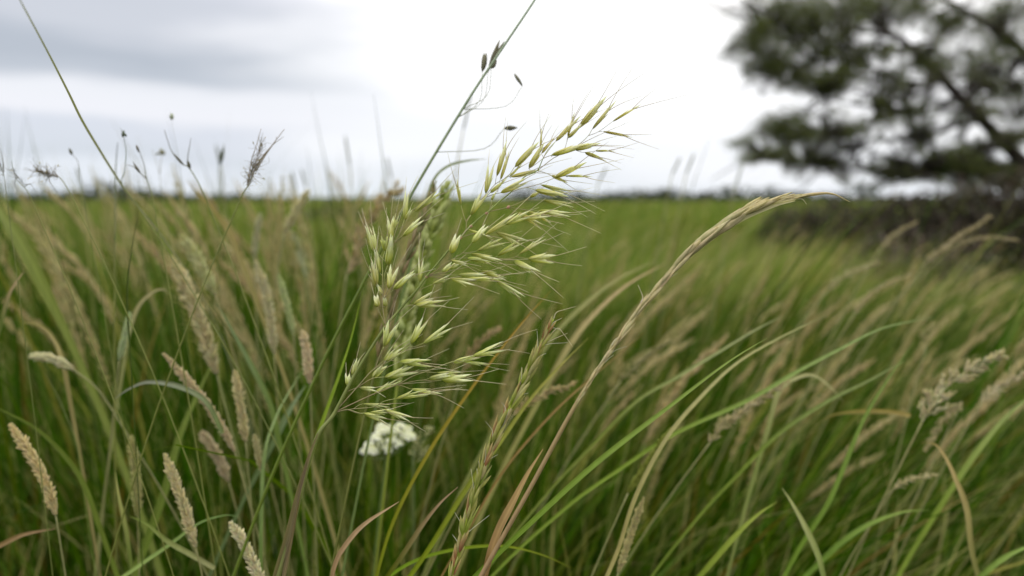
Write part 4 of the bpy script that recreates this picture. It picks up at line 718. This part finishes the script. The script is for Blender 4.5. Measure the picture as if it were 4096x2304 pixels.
weed('forked grey brown stalk with two pointed tips, right of the sedge', [k((1560, 1520), (1530, 1448), (1480, 1350), (1420, 1260), (1370, 1235), (1300, 1150), (1265, 1060), (1240, 980)), k((1425, 1265), (1415, 1200), (1430, 1110), (1440, 1040))], .43, .0006, DK, [(k((1435, 1275))[0], k((1412, 1205))[0], 9), (k((1390, 1250))[0], k((1300, 1150))[0], 7)])
weed('wispy dry tuft with curved grey blades and fine seeds', [k((1790, 1560), (1840, 1448), (1880, 1390), (1920, 1290), (1980, 1190), (2060, 1085), (2145, 975)), k((1900, 1330), (1960, 1210), (2050, 1100), (2140, 1030)), k((1870, 1400), (1895, 1220), (1930, 1110), (1970, 970)), k((1930, 1290), (2010, 1160), (2080, 1060), (2085, 1030))], .39, .0006, (.30, .25, .17), (), 'wispy_dry_grass', [(k((1860, 1400), (1900, 1290), (1975, 1100)), 60, 34), (k((1860, 1400), (1880, 1330), (1930, 1230)), 50, 24)])
weed('dead twiggy weed head bent over at the far left', [k((560, 1520), (520, 1440), (450, 1340), (380, 1320), (300, 1300), (265, 1270)), k((440, 1335), (410, 1290), (420, 1240)), k((375, 1325), (375, 1370), (430, 1448))], .40, .0005, (.19, .16, .10), (), 'dead_weed', [(k((440, 1335), (360, 1315), (275, 1280)), 70, 30)])
weed('bare crooked twig below the dead weed head', [k((260, 1560), (210, 1448), (160, 1390), (120, 1340), (95, 1260), (88, 1215)), k((180, 1410), (230, 1390), (270, 1448)), k((120, 1340), (110, 1390), (140, 1440))], .39, .0004, DK, (), 'bare_twig', [(k((180, 1410), (100, 1270)), 16, 20)])
weed('slender stalk with one small brown bud, left of the grey leaf', [k((640, 1560), (610, 1400), (590, 1230), (550, 1170), (530, 1130)), ], .46, .00045, (.16, .16, .12), [(k((545, 1170))[0], k((520, 1115))[0], 10)])
weed('faint blurred stalk with a narrow grey head near the wispy tuft', [k((1650, 1520), (1650, 1448), (1655, 1330), (1660, 1230), (1690, 1080))], .62, .0006, (.15, .17, .14), [(k((1655, 1250))[0], k((1690, 1100))[0], 14)])
weed('faint blurred stalk with a yellowish knot in the left sky', [k((1230, 1520), (1215, 1440), (1200, 1300), (1150, 1130)), k((1205, 1310), (1215, 1200), (1215, 1150))], .60, .0005, (.22, .20, .10), [(k((1240, 1170))[0], k((1205, 1120))[0], 16), (k((1215, 1160))[0], k((1170, 1160))[0], 8)])
weed('hair thin stalk carrying a single green seed high in the left sky', [k((1390, 1520), (1375, 1380), (1340, 1150), (1310, 980), (1297, 905))], .47, .00013, (.40, .42, .36), [(k((1297, 905))[0], k((1293, 850))[0], 13)])
weed('blurred grey blade like stalk left of the forked sedge', [k((870, 1500), (872, 1300), (880, 1160), (888, 1075))], .5, .0009, (.2, .23, .22))
weed('faint twiggy stalk cut by the left edge', [k((60, 1560), (30, 1330), (0, 1240), (-20, 1190)), k((30, 1300), (15, 1170), (-10, 1110))], .40, .0004, DK, (), 'bare_twig', [(k((30, 1330), (-5, 1230)), 14, 18)])
for i, (x, y0, y1, d) in enumerate([(205, 420, 470, .7), (555, 365, 420, .75), (745, 430, 480, .9), (770, 425, 470, .9), (880, 340, 420, .8), (985, 395, 450, .9), (1165, 230, 330, .6), (1505, 420, 460, .8), (1690, 395, 440, .8), (1725, 385, 440, .85), (1850, 400, 470, 1.0)]):
    dx = -12 if x < 1000 else 22
    seed_head('faint blurred grass head against the pale low sky along the horizon', [(x, y1), (x + dx * .5, (y0 + y1) / 2), (x + dx, y0)], d * 1.5, 6, [(x - dx, y1 + 120)], (.24, .27, .18), group='faint grass heads along the horizon', stem_w=3.5)

# ------------------------------------------------------------------ white yarrow
def yarrow():
    d = .60; c = F(975, 1112, d); t = None
    top = F(972, 1150, d); S = smooth(to_root([F(955, 1300, d), F(965, 1210, d), top]), 6); t = thing('yarrow', S[0], 'white yarrow flower head blurred behind the lowest oat spikelets', 'flower')
    mb = MB(); mb.tube(S, np.linspace(.0014, .001, len(S)), (.11, .16, .04), 6); mb.build('stem', M_STEM, t)
    spots = [(928, 1128), (945, 1112), (960, 1122), (950, 1098), (968, 1090), (985, 1112), (985, 1085), (1000, 1098), (1008, 1080), (1018, 1104), (1026, 1088), (972, 1135), (1000, 1122), (940, 1140), (1032, 1104), (960, 1072 + 8), (920, 1142)]
    for x, y in spots:
        p = F(x, y, d + RNG.normal(0, .007)); mb = MB(); mb.tube(smooth([top, (top + p) / 2 + [0, 0, -.003], p], 3), [.0006, .00055, .0005, .0005, .0005, .0005, .00045], (.14, .19, .06), 4); b = mb.build('ray', M_STEM, t)
        fl = MB()
        for i in range(20):
            g = RNG.normal(size=3); g[2] = abs(g[2]) + .4; g = nrm(g + [0, -.5, .2]); q = p + g * .0046 * RNG.uniform(.75, 1.1)
            A = nrm(np.cross(g, RNG.normal(size=3))); B = np.cross(g, A)
            for j in range(5):
                th = j * 1.2566 + RNG.normal(0, .1); e = A * math.cos(th) + B * math.sin(th); s = np.cross(g, e)
                v = [q, q + e * .0013 - s * .0008 + g * .0004, q + e * .0022 + g * .0002, q + e * .0013 + s * .0008 + g * .0004]; fl.add(v, [(0, 1, 2, 3)], jit((.82, .83, .78), .05))
            fl.grain(q, g, .0009, .0011, (.62, .62, .34), None, 5)
        fl.build('flower_cluster', M_PETAL, t, False)
    t2 = thing('pale_umbel_bud', F(1040, 1300, .64) * [1, 1, 0], 'pale yellow green bud cluster right of the white yarrow', 'flower'); S = smooth([F(1040, 1300, .64) * [1, 1, 0], F(1040, 1300, .64), F(1045, 1150, .64)], 6)
    mb = MB(); mb.tube(S, np.linspace(.0013, .0009, len(S)), (.12, .16, .05), 5); mb.build('stem', M_STEM, t2)
    for x, y in ((1040, 1140), (1055, 1128), (1068, 1140), (1052, 1108), (1075, 1090), (1060, 1148)):
        fl = MB(); p = F(x, y, .64)
        for i in range(14): fl.grain(p + RNG.normal(0, .0018, 3), nrm(RNG.normal(size=3) + [0, 0, 1]), .003, .0018, jit((.42, .43, .2)), (.55, .54, .33), 4)
        fl.build('bud', M_HUSK, t2); mb = MB(); mb.tube([S[-1], p], [.0005, .0004], (.14, .18, .06), 4); mb.build('ray', M_STEM, t2)
yarrow()

# ------------------------------------------------------------------ many more seed heads out in the sward
def field_heads():
    protos = []
    for kind in range(4):
        H = smooth([(0, 0, .50), (.035, 0, .56), (.085, .01, .61)] if kind % 2 else [(0, 0, .48), (.012, 0, .56), (.035, .0, .63)], 6)
        S = smooth([(-.14, 0, 0), (-.09, 0, .22), (-.03, 0, .42), H[0]] if kind % 2 else [(-.05, 0, 0), (-.035, 0, .2), (-.012, 0, .38), H[0]], 5)
        st, hd = MB(), MB(); st.tube(S, np.linspace(.0013, .0008, len(S)), (.15, .19, .035), 4)
        col = [(.58, .49, .27), (.62, .54, .32), (.52, .48, .24), (.58, .47, .28)][kind]; R = .0034
        for i in range(30):
            u = i / 30; p, tg = sample(H, u); e = min(1, .5 + u * 4) * min(1, (1 - u) * 3 + .3)
            for q in range(5):
                g = RNG.normal(size=3); hd.grain(p + g * R * .22 * e, nrm(tg + nrm(g) * .45), RNG.uniform(.006, .011) * e, .0027 * e, jit(col, .2), jit(STRAW), 4)
        protos.append((st, hd, kind))
    first = {}
    spots = []
    for i in range(300):
        y = (.85 + 4.8 * RNG.random() ** 1.5) if i % 2 else (1.0 + 1.6 * RNG.random()); x = (RNG.uniform(-.62, .66) if i % 3 else RNG.uniform(.05, .64)) * (y + .1)
        if i % 5 == 0: y = RNG.uniform(.85, 2.0); x = RNG.uniform(-.68, -.14) * y
        spots.append((x, y))
    for i, (x, y) in enumerate(spots):
        a = x / (y + .3); kind = RNG.integers(0, 4)
        size = 'larger' if y < 1.5 else ('small' if y < 2.8 else 'tiny')
        where = ('standing left of the fuzzy seed heads' if a < -.42 else 'standing behind the fuzzy left seed heads' if a < -.2 else 'rising left of the oat panicle' if a < -.04 else 'behind the oat panicle' if a < .1
                 else 'between the oat panicle and arching spike' if a < .25 else 'leaning right under the arching spike tip' if a < .42 else 'leaning right in front of the dark thicket')
        lab = f'{size} blurred tan grass head {where}'; grp = f'{size} grass heads {where}'
        t = thing('meadow_seed_head', (x, y, 0), lab, 'seed head', grp)
        if kind not in first:
            loc = BASE[t.name]; BASE[t.name] = np.zeros(3); s = protos[kind][0].build('stem', M_STEM, t); h = protos[kind][1].build('head', M_HUSK, t); h['kind'] = 'stuff'; BASE[t.name] = loc; first[kind] = (s, h)
        else:
            for o in first[kind]:
                c = o.copy(); COL.objects.link(c); c.parent = t
        w = float(wind(np.array([x]), np.array([y]))[0]); sc = RNG.uniform(.85, 1.12); t.scale = (sc, sc, (RNG.uniform(.70, .80 + .05 * min(y, 2.0)) / .63 if a < -.1 else sc))
        t.rotation_euler = (RNG.normal(0, .06), (w * .38 + RNG.normal(0, .10)) if kind % 2 == 0 else (w * .30 + RNG.normal(0, .1)), 0 if w > 0 else math.pi)
        if w < 0: t.rotation_euler[1] = -w * .5 + RNG.normal(0, .08)
field_heads()
